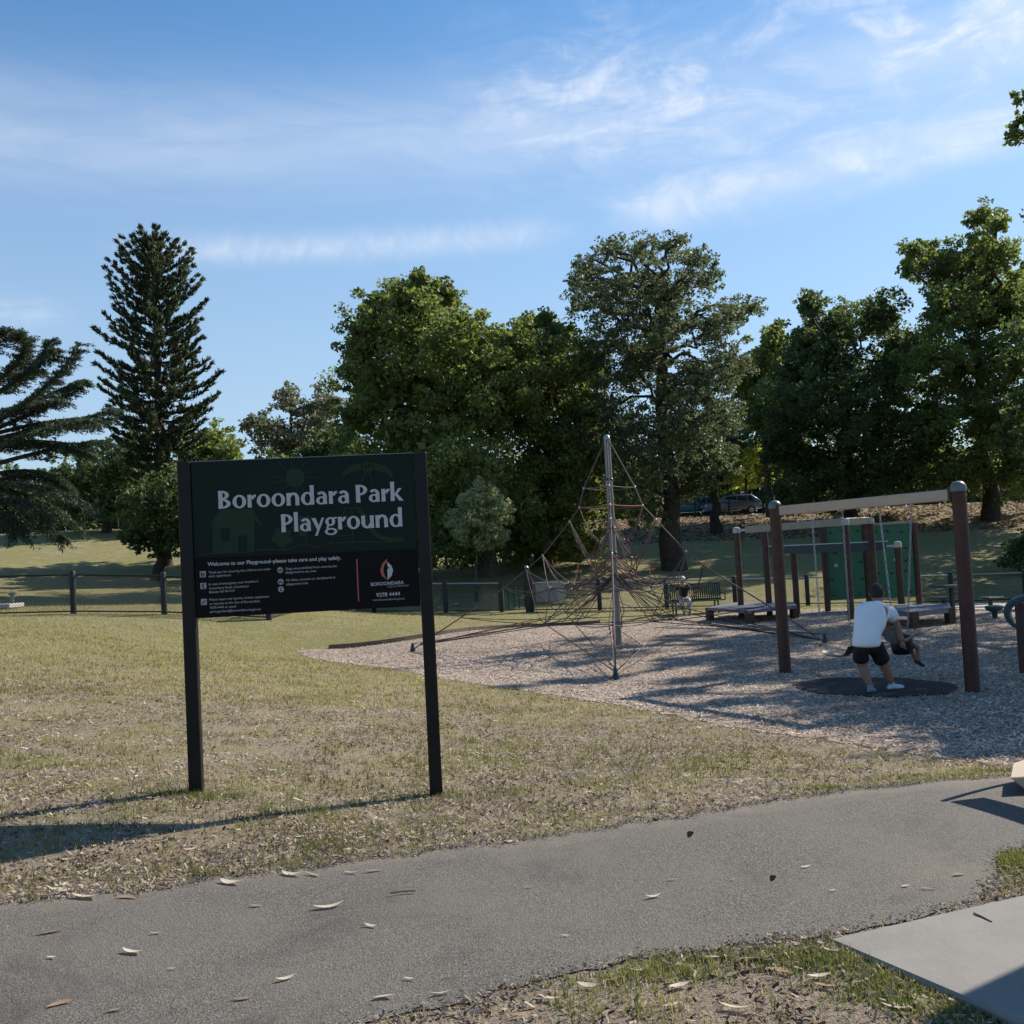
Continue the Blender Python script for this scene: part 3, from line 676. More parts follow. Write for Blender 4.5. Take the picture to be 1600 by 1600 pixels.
def head(parent, c, rad, facing, up, skin, hairm, hair_back=True, hat=None):
    c = Vector(c); fw = Vector(facing).normalized(); u_ = Vector(up); u_ = (u_-fw*u_.dot(fw)).normalized(); sd_ = fw.cross(u_); R = Matrix((sd_, fw, u_)).transposed()
    mb = MB(); mb.ellipsoid(c, (rad*.78, rad*.95, rad*1.12), 16, 12, R)
    mb.ellipsoid(c+fw*rad*.25-u_*rad*.62, (rad*.5, rad*.55, rad*.5), 12, 8, R)          # jaw
    mb.ellipsoid(c+fw*rad*.98-u_*rad*.12, (rad*.13, rad*.18, rad*.22), 8, 6, R)         # nose
    for s_ in (-1, 1): mb.ellipsoid(c+sd_*s_*rad*.80-u_*rad*.08, (rad*.09, rad*.2, rad*.27), 8, 6, R)   # ears
    h = mb.build('head', skin, parent, True)
    for s_ in (-1, 1):
        m2 = MB(); m2.ellipsoid(c+fw*rad*.84+sd_*s_*rad*.32+u_*rad*.05, (rad*.1, rad*.08, rad*.06), 8, 6, R); m2.build('eye', M['hair'], h, True)
    m2 = MB(); m2.ellipsoid(c+fw*rad*.80-u_*rad*.62, (rad*.22, rad*.06, rad*.05), 8, 6, R); m2.build('mouth', M['lamp'], h, True)
    m2 = MB(); m2.ellipsoid(c+u_*rad*.13-fw*rad*.22, (rad*.84, rad*.88, rad*1.08), 16, 10, R)
    m2.build('hair', hairm, h, True)
    if hat:
        m2 = MB(); m2.ellipsoid(c+u_*rad*.42, (rad*.98, rad*1.08, rad*.85), 14, 8, R); m2.build('hat', hat, h, True)
    return h
# -- man pushing the swing, seen from behind, bent towards the child
ym = 15.35
def pm(a, b, dy=0.): return at(a, b, ym+dy)
MAN = empty('person', (*pm(1375, 1083)[:2], gz(*pm(1375, 1083)[:2])))
tag(MAN, 'person in white shirt and black shorts bending to push the child on the swing', 'person')
hipc = pm(1354, 1004, -.02); waist = pm(1355, 985, .02); chest = pm(1364, 961, .12); neckb = pm(1371, 944, .24); neck = pm(1371, 937, .27); hd = pm(1370, 927, .32)
hL, hR = pm(1343, 1008, -.02), pm(1367, 1009, .05); kL, kR = pm(1347, 1042, .05), pm(1384, 1043, .10); aL, aR = pm(1360, 1074, -.05), pm(1393, 1070, .12)
shL, shR = pm(1344, 952, .14), pm(1392, 956, .20); elR, wrR = pm(1404, 984, .22), pm(1409, 1003, .20); elL, wrL = pm(1356, 975, .48), pm(1384, 992, .42)
tl_, tr_ = aL+[.05, -.02, -.06], aR+[.13, .04, -.03]
V_, E_ = chainv([[(*hipc, .15, .12), (*waist, .15, .11), (*chest, .17, .12), (*neckb, .08), (*neck, .056), (*hd, .06)],
  [0, (*hL, .115), (*kL, .076), (*(kL*.6+aL*.4), .076), (*aL, .046)], [0, (*hR, .115), (*kR, .076), (*(kR*.6+aR*.4), .076), (*aR, .046)],
  [2, (*shL, .08), (*elL, .054), (*wrL, .036)], [2, (*shR, .08), (*elR, .056), (*wrR, .037)]])
skinmesh('body', V_, E_, M['skin_tan'], MAN)
V_, E_ = chainv([[(*(hipc+[0, 0, -.09]), .235, .18), (*hipc, .235, .18), (*waist, .205, .16), (*chest, .222, .17), (*neckb, .11), (*(neck*.6+neckb*.4), .062)], [3, (*shL, .115), (*(shL*.55+elL*.45), .10)], [3, (*(chest*.45+shR*.55), .15), (*shR, .125), (*(shR*.42+elR*.58), .10)]])
skinmesh('shirt', V_, E_, M['shirt'], MAN)
V_, E_ = chainv([[(*(hipc+[0, 0, .06]), .20, .16), (*(hipc+[0, 0, -.04]), .215, .17)], [1, (*(hL+[-.015, 0, -.05]), .135), (*(hL*.5+kL*.5), .132), (*(hL*.14+kL*.86), .125)], [1, (*(hR+[.015, 0, -.05]), .135), (*(hR*.5+kR*.5), .132), (*(hR*.14+kR*.86), .125)]])
skinmesh('shorts', V_, E_, M['shorts'], MAN)
head(MAN, hd+[0, 0, .0], .125, (.35, .85, -.35), (.1, .3, 1), M['skin_tan'], M['hair'])
hand(MAN, wrR, (.3, .25, -.9), (.7, .2, .1), 1.0, M['skin_tan']); hand(MAN, wrL, (.8, .2, -.3), (.3, -.2, -.8), 1.0, M['skin_tan'])
def shoe(parent, ank, toe, mt, s_=1.):
    a = Vector(ank); t = Vector(toe); d = (t-a); d.normalize(); mb = MB()
    mb.tube([a-d*.07*s_+Vector((0, 0, -.045*s_)), a+Vector((0, 0, -.025*s_)), a+d*.09*s_+Vector((0, 0, -.05*s_)), a+d*.17*s_+Vector((0, 0, -.062*s_)), a+d*.205*s_+Vector((0, 0, -.065*s_))], [.03*s_, .052*s_, .046*s_, .038*s_, .018*s_], 10)
    mb.tube([a+Vector((0, 0, -.03*s_)), a+Vector((0, 0, .04*s_))], [.05*s_, .046*s_], 10); return mb.build('shoe', mt, parent, True)
shoe(MAN, aL+[0, 0, .0], aL+[.14, .16, -.04], M['shoe_blue']); shoe(MAN, aR+[.0, 0, .0], aR+[.2, .05, .02], M['shoe'])
# -- child in the bucket swing
CH = empty('person', tuple(cb+[0, 0, -.02])); tag(CH, 'small child in grey tee leaning back in the bucket swing', 'person')
hp = cb+[0, 0, .14]; cst = cb-perp*.20+[0, 0, .32]; nk = cb-perp*.29+[0, 0, .43]; hd2 = cb-perp*.31+[0, 0, .56]
V_, E_ = chainv([[(*hp, .09), (*(hp*.5+cst*.5), .088), (*cst, .085), (*nk, .042), (*hd2, .04)]]
 + [[0, (*(hp+perp*.10+bdir*.07*s_+[0, 0, .0]), .055), (*(hp+perp*.26+bdir*.08*s_+[0, 0, -.03]), .045), (*(hp+perp*(.25+.09*(s_ < 0))+bdir*.08*s_+[0, 0, -.19]), .036), (*(hp+perp*(.26+.14*(s_ < 0))+bdir*.08*s_+[0, 0, -.27]), .026)] for s_ in (-1, 1)]
 + [[2, (*(cst+bdir*.11*s_+[0, 0, .03]), .042), (*(cst+perp*.08+bdir*.16*s_+[0, 0, -.10]), .032), (*(hp+perp*.13+bdir*.13*s_+[0, 0, .17]), .022)] for s_ in (-1, 1)])
skinmesh('body', V_, E_, M['skin_tan'], CH)
V_, E_ = chainv([[(*(hp+[0, 0, .06]), .10), (*(hp*.5+cst*.5), .102), (*cst, .10), (*nk, .055)]]+[[2, (*(cst+bdir*.11*s_+[0, 0, .03]), .058), (*(cst+perp*.045+bdir*.145*s_+[0, 0, -.05]), .05)] for s_ in (-1, 1)])
skinmesh('shirt', V_, E_, M['tee_grey'], CH)
V_, E_ = chainv([[(*(hp+[0, 0, .03]), .095), (*hp, .095)]]+[[1, (*(hp+perp*.10+bdir*.07*s_), .066), (*(hp+perp*.22+bdir*.08*s_+[0, 0, -.02]), .058)] for s_ in (-1, 1)])
skinmesh('shorts', V_, E_, M['child_short'], CH)
head(CH, hd2, .095, tuple(perp+[0, 0, -.15]), (0, 0, 1), M['skin_tan'], M['hair'])
for s_ in (-1, 1):
    a = hp+perp*(.26+.14*(s_ < 0))+bdir*.08*s_+[0, 0, -.27]; shoe(CH, a, a+perp*.2+[0, 0, -.05], M['dkshoe'], .62)
    hand(CH, hp+perp*.13+bdir*.13*s_+[0, 0, .17], perp, (0, 0, -1), .6, M['skin_tan'], 1.0)

# ------------------------------------------------------------------ climbing net
MX, MY = 2.42, 25.05; MG = gz(MX, MY)
NETO = empty('rope_climbing_net', (MX, MY, MG)); tag(NETO, 'pyramid rope climbing net hung from a tall grey steel mast', 'climbing net')
TOP = np.array([2.50, 25.05, 4.60]); MB0 = np.array([MX, MY, MG])
mb = MB(); mb.lathe([(.085, -.4), (.085, 1.0), (.08, 4.95), (.08, 5.05)], (MX, MY, MG), 18); mast = mb.build('mast', M['mast'], NETO, True)
# the mast leans with nothing: keep it plumb, cap on top
MB().lathe([(.078, 5.05), (.065, 5.12), (.03, 5.15)], (MX, MY, MG), 14).build('mast_cap', M['steel'], mast, True)
TOP = np.array([MX, MY, MG+5.10])
anch = {'L': np.array([-2.73, 26.45]), 'F': np.array([1.70, 18.45]), 'R': np.array([6.89, 23.16]), 'B': np.array([3.15, 31.6])}
traces = {'L': [(912, 763), (905, 793), (890, 815), (848, 868), (822, 890), (788, 918), (720, 965), (655, 1008)],
          'R': [(992, 761), (1004, 790), (1025, 812), (1072, 862), (1099, 883), (1125, 900), (1200, 946), (1284, 1000)]}
edge = {}
for k in 'LR': edge[k] = [onplane(a, b, MB0, np.append(anch[k], 0)) for a, b in traces[k]]
prof_r = []
for i in range(8):
    z_ = (edge['L'][i][2]+edge['R'][i][2])/2; fr = np.mean([np.linalg.norm(edge[k][i][:2]-MB0[:2])/np.linalg.norm(anch[k]-MB0[:2]) for k in 'LR']); prof_r.append((fr, z_))
for k in 'FB':
    edge[k] = []
    for fr, z_ in prof_r:
        p = MB0[:2]+(anch[k]-MB0[:2])*min(fr, .97); edge[k].append(np.array([p[0], p[1], max(z_, gz(p[0], p[1])+.05)]))
_sag = lambda a, b, s_, n_=7: [np.array(a)+(np.array(b)-np.array(a))*t-np.array([0, 0, s_*4*t*(1-t)]) for t in np.linspace(0, 1, n_)]
def rope(a, b, s_=0., r_=.009, mt='rope', name='rope'):
    mb = MB(); mb.tube(_sag(a, b, s_) if s_ else [a, b], r_*(1.05 if mt == 'rope_dk' else 1.3), 5); return mb.build(name, M[mt], NETO, True)
def clampo(p, r_=.026):
    MB().ellipsoid(tuple(p), (r_, r_, r_*1.3), 8, 5).build('clamp', M['clamp'], NETO, True)
for k in 'LFRB':
    g_ = np.append(anch[k], gz(*anch[k])+.05); pts = [TOP]+edge[k]+[g_]
    mb = MB(); mb.tube(pts, .016, 6); mb.build('edge_cable', M['rope'], NETO, True)
    for i in (0, 1, 2, 3): clampo(edge[k][i])
    MB().lathe([(.07, -.12), (.07, .06), (.05, .10), (.03, .22)], (g_[0], g_[1], gz(*anch[k])), 10).build('anchor', M['rubber_seat'], NETO, True)
cyc = 'LFRB'; mid = {}
hub = lambda z_: np.array([MX, MY, z_])
for i in range(4):
    a, b = cyc[i], cyc[(i+1) % 4]
    rope(edge[a][0], edge[b][0], .02, .009); rope(edge[a][1], edge[b][1], .02, .012, 'rope_red')
    dirm = (edge[a][1][:2]+edge[b][1][:2])/2-MB0[:2]; dirm /= np.linalg.norm(dirm)
    P = lambda r_, z_: np.array([MX+dirm[0]*r_, MY+dirm[1]*r_, z_])
    n1_, n2_, n3_, n4_, n5_, n6_ = P(.55, 2.05), P(.85, 1.62), P(.75, 1.25), P(1.55, .95), P(1.5, .12), P(2.5, .22)
    mid[i] = (n1_, n2_, n3_, n4_, n5_, n6_)
    for e in (a, b):
        rope(edge[e][1], n1_, .16); rope(edge[e][2], n2_, .22); rope(edge[e][2], n3_, .0, .010); rope(edge[e][3], n4_, .18); rope(edge[e][4], n6_, .28, .009, 'rope_dk')
        rope(n4_, edge[e][3]*.5+hub(1.3)*.5, .1, .009, 'rope_red')
        rope(n6_, edge[e][7], .0, .011, 'rope_dk'); rope(n5_, edge[e][6], .05, .010, 'rope_dk')
    rope(n1_, n2_, 0, .010, 'rope_red'); rope(n2_, n3_, 0, .010, 'rope_red'); rope(n3_, n4_, .08, .009); rope(n4_, n6_, .05, .009, 'rope_dk')
    rope(hub(2.35), n2_, .0, .010, 'rope'); rope(hub(1.75), n3_, 0, .010, 'rope_red'); rope(hub(1.30), n5_, .0, .010, 'rope_dk'); rope(hub(1.15), n6_, .0, .010, 'rope_dk'); rope(hub(.95), n4_*.5+n6_*.5, 0, .009, 'rope_dk')
    rope(hub(1.15), n5_*.5+n6_*.5, 0, .009, 'rope_dk')
    n7_ = P(2.25, 1.02)
    for e in (a, b):
        rope(edge[e][3], n7_, .26); rope(edge[e][4], n7_, .14, .009, 'rope_dk'); rope(n7_, edge[e][5], .18, .009, 'rope_dk')
    rope(n7_, n4_, .06); rope(n7_, n6_, .0, .009, 'rope_dk'); rope(n7_, n5_, .05, .009, 'rope_dk')
    for p in (n1_, n2_, n3_, n4_, n7_): clampo(p, .02)
for i in range(4):
    j = (i+1) % 4; e = cyc[j]
    rope(mid[i][1], mid[j][1], .0, .011, 'rope_red'); rope(mid[i][2], mid[j][2], .04, .009); rope(mid[i][3], mid[j][3], .10, .009)
    for q, s_ in ((4, .0), (5, .0)):
        c_ = (mid[i][q]+mid[j][q])/2; d_ = edge[e][7][:2]-MB0[:2]; d_ = np.append(d_/np.linalg.norm(d_)*.22, -.02); c_ = c_+d_
        rope(mid[i][q], c_, s_, .010, 'rope_dk'); rope(c_, mid[j][q], s_, .010, 'rope_dk'); rope(c_, hub(1.2), 0, .009, 'rope_dk'); rope(c_, edge[e][7], .0, .011, 'rope_dk')
    rope(mid[i][4], np.append(anch[e], gz(*anch[e])+.2), 0, .010, 'rope_dk')
for z_ in (3.55, 2.35, 1.75, 1.2): MB().lathe([(.09, -.03), (.105, 0), (.09, .03)], (MX, MY, z_), 14).build('mast_collar', M['rubber_seat'], NETO, True)

# ------------------------------------------------------------------ timber climbing frame behind the swings
def plumb_post(a, b, top_v, Y_, r_=.095):
    p = at(a, b, Y_); g_ = gz(p[0], p[1]); zt = at(a-.06*(b-top_v), top_v, Y_)[2]; return p[0], p[1], g_, zt
FR = empty('climbing_frame', (9.5, 33, gz(9.5, 33))); tag(FR, 'low timber climbing frame of brown posts with beams, decks and green climbing wall', 'climbing frame')
posts = {}
for k, (a, b, tv, Y_) in {'p1': (1159, 964, 828, 32.7), 'p2': (1203, 963, 828, 32.9), 'p3': (1246, 959, 860, 33.1), 'p4': (1294, 956, 820, 33.6), 'p5': (1331, 975, 815, 29.4), 'p6': (1370, 965, 813, 30.2), 'p9': (1359, 950, 818, 33.7), 'p7': (1410, 962, 850, 31.0), 'p8': (1437, 950, 816, 33.7)}.items():
    x, y, g_, zt = plumb_post(a, b, tv, Y_); posts[k] = (x, y, zt)
    MB().lathe([(.1, -.3), (.1, zt-g_)], (x, y, g_), 12).build('post', M['wood_dk'], FR, True)
def pt(k, dz=0.): return np.array([posts[k][0], posts[k][1], posts[k][2]+dz])
for k in ('p1', 'p5', 'p6', 'p7'):
    p = pt(k); MB().lathe([(.115, -.10), (.118, .02), (.10, .07), (.04, .09)], tuple(p), 12).build('post_bracket', M['white'], FR, True)
def beam(a, b, wd, ht, mt, name='beam'): MB().bar(a, b, wd, ht).build(name, M[mt], FR, bevel=.01)
q1, q5 = pt('p1', -.02), pt('p5', .0); d = q5-q1
beam(q1+d*.10, q5-d*.01, .12, .22, 'tan2'); beam(q1, q1+d*.11, .06, .08, 'white', 'beam_end')
beam(q5, pt('p6'), .10, .20, 'tan2')
q2, q7 = pt('p2', 0), pt('p7', -.05); q2 = q2.copy(); q2[2] = q7[2]+.03
beam(q2+(q7-q2)*.03, q2+(q7-q2)*.92, .06, .24, 'teal_dk', 'rail_board'); beam(q2+[0, 0, .15], q2+(q7-q2)*.93+[0, 0, .15], .05, .04, 'steel', 'rail_tube')
beam(q2+(q7-q2)*.92, q7, .06, .07, 'white', 'beam_end')
for a_, b_ in (('p4', 'p9'), ('p9', 'p8')):
    A = pt(a_); B = pt(b_); dd = (B-A); dd[2] = 0; dd /= np.linalg.norm(dd); z0_ = gz(A[0], A[1])+.36; zt = A[2]-.10
    a0, b0 = A+dd*.10, B-dd*.10; c = (a0+b0)/2
    mb = MB(); mb.bar(np.array([a0[0], a0[1], (z0_+zt)/2]), np.array([b0[0], b0[1], (z0_+zt)/2]), .05, zt-z0_); pan = mb.build('climbing_panel', M['wall_green'], FR, bevel=.008)
    MB().tube([np.array([a0[0], a0[1], zt+.05]), np.array([b0[0], b0[1], zt+.05])], .045, 8).build('top_rail', M['tan2'], FR, True)
    nr = np.array([dd[1], -dd[0], 0]); ln = np.linalg.norm(b0[:2]-a0[:2])
    r3 = np.random.default_rng(3 if a_ == 'p4' else 4)
    for k in range(15):
        gx, gy = k % 3, k//3
        p = a0+dd*ln*((gx+.5)/3+r3.uniform(-.09, .09)); p[2] = z0_+(zt-z0_)*((gy+.5)/5+r3.uniform(-.06, .06)); p = p+nr*.045
        pale = r3.random() < .27
        MB().ellipsoid(tuple(p), (.075 if pale else .06, .035, .065 if pale else .03), 8, 5).build('climbing_hold', M['white' if pale else 'rubber_seat'], pan, True)
def deck(pix, z_, th, legs, label_part='deck'):
    P = [atz(a, b, z_) for a, b in pix]; mb = MB(); n_ = len(P)
    mb.add([(p[0], p[1], z_) for p in P]+[(p[0], p[1], z_-th) for p in P], [tuple(range(n_))]+[tuple(range(2*n_-1, n_-1, -1))]+[(i, i+n_, (i+1) % n_+n_, (i+1) % n_) for i in range(n_)])
    mb.build('deck', M['deck'], FR)
    for i in legs:
        c = np.mean(P, 0)
        p = P[i]*.93+c*.07; g_ = gz(p[0], p[1]); MB().box((p[0], p[1], (g_-.1+z_-.01)/2), (.2, .2, z_-g_+.08), .3).build('deck_leg', M['wood_dk'], FR)
deck([(1103, 949), (1170, 954), (1245, 946), (1240, 940), (1150, 941)], -.12, .09, (0, 1, 2))
deck([(1390, 953), (1425, 956), (1487, 949), (1478, 943), (1400, 944)], -.10, .13, (0, 1, 2))

# ------------------------------------------------------------------ games table, stool, teal panel, edge post
GT = empty('games_table', (*atz(1512, 960, -.58)[:2], gz(*atz(1512, 960, -.58)[:2]))); tag(GT, 'small square dark topped games table on a single leg near the fence', 'table')
gx, gy = GT.location[0], GT.location[1]+1.0; gg = gz(gx, gy)
MB().box((gx, gy, gg+.74), (.92, .85, .05), .25).build('table_top', M['teal_dk'], GT, bevel=.01)
MB().box((gx, gy, gg+.35), (.10, .10, .78), .25).build('leg', M['fence'], GT)
for px, lab in ((1474, 'flat square stool to the left of the games table'), (1547, 'flat square stool to the right of the games table')):
    p = at(px, 934, 33.0); g_ = gz(p[0], p[1]); st = empty('square_stool', (p[0], p[1], g_)); tag(st, lab, 'stool', 'stools at the games table')
    MB().box((p[0], p[1], p[2]), (.56, .6, .06), .25).build('seat', M['teal_dk'], st, bevel=.01)
    MB().box((p[0], p[1], (p[2]+g_)/2-.03), (.09, .09, p[2]-g_), .25).build('leg', M['fence'], st)
p = atz(1555, 968, -.55); st = empty('mushroom_stepper', (p[0], p[1], gz(p[0], p[1]))); tag(st, 'low green mushroom shaped stepping stool in the woodchips', 'stepper')
MB().lathe([(.06, -.1), (.075, .16), (.10, .2)], (p[0], p[1], gz(p[0], p[1])), 12).build('stem', M['teal'], st, True)
MB().lathe([(.10, .18), (.19, .22), (.24, .29), (.23, .335), (.15, .355), (.02, .36)], (p[0], p[1], gz(p[0], p[1])), 16).build('cap', M['teal'], st, True)
mb = MB(); vv = []
for i, (a, b) in enumerate([(1150, 0), (1, 1)]): pass
pf = [(0, 0), (8, 0)]
sp = [onground(1480, 945), onground(1640, 944), onground(1640, 956), onground(1480, 954)]
tag(MB().add([(q[0], q[1], gz(q[0], q[1])+.05) for q in sp]+[(q[0], q[1], gz(q[0], q[1])-.1) for q in sp], [(0, 3, 2, 1), (0, 1, 5, 4), (1, 2, 6, 5), (2, 3, 7, 6), (3, 0, 4, 7)]).build('concrete_strip', M['concrete']), 'pale concrete strip around the games table behind the woodchips', 'pavement', kind='structure')
yc = 21.0; c = at(1612, 956, yc); TP = empty('play_tunnel', (c[0], c[1], gz(c[0], c[1]))); tag(TP, 'teal plastic play tunnel ring cut off by the right edge', 'play tunnel')
mb = MB(); n_, m_ = 28, 10
for i in range(n_):
    a = 2*PI*i/n_; ce_ = Vector((c[0]+.45*math.cos(a)*.89, c[1]-.45*math.cos(a)*.45, c[2]+.33*math.sin(a)*(1.08 if math.sin(a) < 0 else .9)))
    for j in range(m_):
        b = 2*PI*j/m_; o_ = Vector((math.cos(a)*.89, -math.cos(a)*.45, math.sin(a)))*(.075*math.cos(b))+Vector((.45, .89, 0))*.16*math.sin(b); mb.v.append(tuple(ce_+o_))
for i in range(n_):
    for j in range(m_): mb.f.append((i*m_+j, ((i+1) % n_)*m_+j, ((i+1) % n_)*m_+(j+1) % m_, i*m_+(j+1) % m_))
mb.build('ring', M['teal'], TP, True)
MB().lathe([(.34, 0), (.30, .03)], (0, 0, 0), 20)
mb = MB(); mb.bar((c[0]-.1, c[1], c[2]-.42), (c[0]-.1, c[1], gz(c[0], c[1])-.1), .1, .1); mb.build('leg', M['teal_dk'], TP)
mb = MB(); mb.bar((c[0]+.3, c[1], c[2]-.36), (c[0]+.3, c[1], gz(c[0], c[1])-.1), .1, .1); mb.build('leg', M['teal_dk'], TP)
p = atz(1602, 1052, -.53); EP = MB().lathe([(.085, -.3), (.085, 1.1), (.06, 1.13)], (p[0], p[1], gz(p[0], p[1])), 14).build('timber_post', M['wood'], None, True)
tag(EP, 'short brown timber post standing at the right edge of the woodchips', 'post')

# ------------------------------------------------------------------ boundary fence
def fence(name, label, pts, ht, group, sp=2.6, rail='rail', taller=(), mesh=.085):
    root = empty(name, (*pts[0][:2], gz(*pts[0][:2]))); tag(root, label, 'fence', group)
    P = []
    for a, b in zip(pts[:-1], pts[1:]):
        l = math.hypot(b[0]-a[0], b[1]-a[1]); k = max(1, round(l/sp)); P += [(a[0]+(b[0]-a[0])*i/k, a[1]+(b[1]-a[1])*i/k) for i in range(k)]
    P.append(tuple(pts[-1]))
    wires = MB()
    for i, p in enumerate(P):
        g_ = gz(*p); MB().lathe([(.085, -.2), (.085, ht+.04), (.07, ht+.075), (.02, ht+.085)], (p[0], p[1], g_), 10).build('post', M['fence'], root, True)
    for a, b in zip(P[:-1], P[1:]):
        A = np.array([*a, gz(*a)]); B = np.array([*b, gz(*b)]); l = np.linalg.norm(B-A); up = np.array([0, 0, 1.])
        MB().tube([A+up*(ht-.03), B+up*(ht-.03)], .028, 8).build('top_rail', M[rail], root, True)
        MB().tube([A+up*.07, B+up*.07], .022, 6).build('bottom_rail', M['fence'], root, True)
        h_ = ht-.12; n_ = int((l+h_)/mesh)
        for k in range(n_):
            for sg in (1, -1):
                s0 = k*mesh-h_ if sg > 0 else k*mesh; t0, t1 = 0, h_; x0, x1 = s0, s0+sg*h_
                if sg > 0:
                    if x0 < 0: t0 = -x0; x0 = 0
                    if x1 > l: t1 -= (x1-l); x1 = l
                else:
                    if x0 > l: t0 = x0-l; x0 = l
                    if x1 < 0: t1 += x1; x1 = 0
                if t1-t0 < .02: continue
                D = (B-A)/l; p0 = A+D*x0+up*(.08+t0); p1 = A+D*x1+up*(.08+t1); wires.tube([p0, p1], .0042, 3, False)
    me = np_mesh('wire_mesh', wires.v, wires.f, M['fence']); me.transform(rootmat(root).inverted()); o = link('wire_mesh', me, root); o['kind'] = 'stuff'
    return root
fl_l = at(115, 960, 29.0); fl_r = at(257, 962, 29.4)
fence('boundary_fence', 'low black chain link fence on the left lawn beside the sign', [(-24, 28.2), tuple(fl_l[:2]-np.array([5.6, .8])), tuple(fl_l[:2]), tuple(fl_r[:2]), (-7.2, 29.8), (-5.2, 37.4)], 1.13, 'chain link fences', 2.62, 'fence')
fence('boundary_fence', 'low black chain link fence with silver top rail behind the climbing net', [(-5.2, 37.4), (-2.6, 37.6), (-.55, 37.8)], 1.10, 'chain link fences', 2.1)
fence('boundary_fence', 'long chain link fence running behind the bench and timber frame', [(.55, 37.9), (5.6, 38.4), (8.2, 38.6), (16.5, 39), (30, 38)], 1.08, 'chain link fences', 2.7)
GA = empty('park_gate', (-.55, 37.8, gz(-.55, 37.8))); tag(GA, 'small black gate with taller gate post in the fence behind the climbing net', 'gate')
g_ = gz(.5, 37.85)
MB().box((.42, 37.8, g_+.75), (.2, .2, 1.7)).build('gate_post', M['fence'], GA, bevel=.02); MB().lathe([(.05, 0), (.09, .05), (.03, .12)], (.42, 37.8, g_+1.6), 10).build('post_cap', M['steel'], GA, True)
for z_ in (.12, 1.0): MB().tube([(-.5, 37.8, g_+z_), (.3, 37.8, g_+z_)], .02, 6).build('gate_rail', M['fence'], GA, True)
for i in range(5): MB().tube([(-.5+i*.2, 37.8, g_+.12), (-.5+i*.2, 37.8, g_+1.0)], .014, 5).build('gate_bar', M['fence'], GA, True)
p0, p1 = at(838, 925, 38.3), at(880, 923, 38.3)
tag(MB().box(((p0[0]+p1[0])/2, 38.2, p0[2]), (1.05, .03, .74)).build('fence_board', M['panel_w'], bevel=.005), 'pale grey blank board fixed behind the fence near the gate', 'board')
# timber edging at the back of the woodchips
ed = resample(back, 60)[1:16]; mb = MB()
for a, b in zip(ed[:-1], ed[1:]): mb.bar((a[0], a[1], gz(*a)+.03), (b[0], b[1], gz(*b)+.03), .10, .16)
tag(mb.build('timber_edging', M['sleeper']), 'weathered timber edging along the back left of the woodchips', 'edging')

# ------------------------------------------------------------------ bench with seated person
bc = at(1087, 946, 36.0); bgz = gz(bc[0], 36.0)
BN = empty('park_bench', (bc[0], 36.0, bgz), math.radians(4)); tag(BN, 'dark green slatted park bench in front of the fence', 'bench')
W2 = 1.0
for i in range(26):
    x = -W2+.04+i*(2*W2-.08)/25; mb = MB(); mb.bar((x, .28, .50), (x, .36, 1.02), .045, .02); mb.build('back_slat', M['bench'], BN, world=False)
for z_, y_ in ((1.03, .37), (.48, .27)): MB().tube([(-W2, y_, z_), (W2, y_, z_)], .03, 8).build('back_rail', M['bench'], BN, world=False, smooth=True)
for i in range(6): MB().box((0, -.22+i*.09, .45), (2*W2, .07, .03)).build('seat_slat', M['bench'], BN, world=False)
for x in (-.75, .75):
    mb = MB(); mb.bar((x, -.2, -.05), (x, -.2, .45), .05, .05); mb.build('leg', M['bench'], BN, world=False)
    mb = MB(); mb.bar((x, .3, -.05), (x, .25, .47), .05, .05); mb.build('leg', M['bench'], BN, world=False)
for x in (-W2, W2):
    mb = MB(); mb.tube([(x, .33, .70), (x, .0, .68), (x, -.22, .66), (x, -.24, .46)], .022, 6); mb.build('armrest', M['bench'], BN, world=False, smooth=True)
ys_ = 35.75
def ps(a, b, dy=0.): return at(a, b, ys_+dy)
PB = empty('person', tuple(np.append(ps(1066, 945)[:2], gz(*ps(1066, 945)[:2])))); tag(PB, 'person in white hat and black top sitting bent forward on the green bench', 'person')
hp = np.array([ps(1068, 925)[0], ys_+.05, bgz+.56]); cs = np.array([ps(1066, 910)[0], ys_-.12, bgz+.92]); nk = cs+[-.02, -.10, .17]; hdp = nk+[-.03, -.08, .13]
kn = [np.array([hp[0]+s_*.13-.04, ys_-.42, bgz+.50]) for s_ in (-1, 1)]; an = [np.array([hp[0]+s_*.10+.02, ys_-.40, bgz+.09]) for s_ in (-1, 1)]
V_, E_ = chainv([[(*hp, .15), (*(hp*.5+cs*.5), .14), (*cs, .15), (*nk, .055), (*hdp, .06)]]+[[0, (*(hp+[s_*.1, -.08, 0]), .10), (*kn[i], .07), (*an[i], .04)] for i, s_ in enumerate((-1, 1))]+[[2, (*(cs+[s_*.19, -.02, .05]), .062), (*(cs+[s_*.22, -.16, -.22]), .042), (*(kn[i]+[-s_*.05, -.02, .10]), .028)] for i, s_ in enumerate((-1, 1))])
skinmesh('body', V_, E_, M['skin'], PB)
V_, E_ = chainv([[(*(hp+[0, 0, .05]), .17), (*(hp*.5+cs*.5), .165), (*cs, .17), (*nk, .07)]]+[[2, (*(cs+[s_*.19, -.02, .05]), .08), (*(cs+[s_*.21, -.09, -.08]), .068)] for s_ in (-1, 1)]); skinmesh('shirt', V_, E_, M['blacktop'], PB)
V_, E_ = chainv([[(*(hp+[0, 0, .04]), .165), (*hp, .165)]]+[[1, (*(hp+[s_*.1, -.08, 0]), .12), (*kn[i], .088), (*(kn[i]*.15+an[i]*.85), .065)] for i, s_ in enumerate((-1, 1))]); skinmesh('trousers', V_, E_, M['paletrouser'], PB)
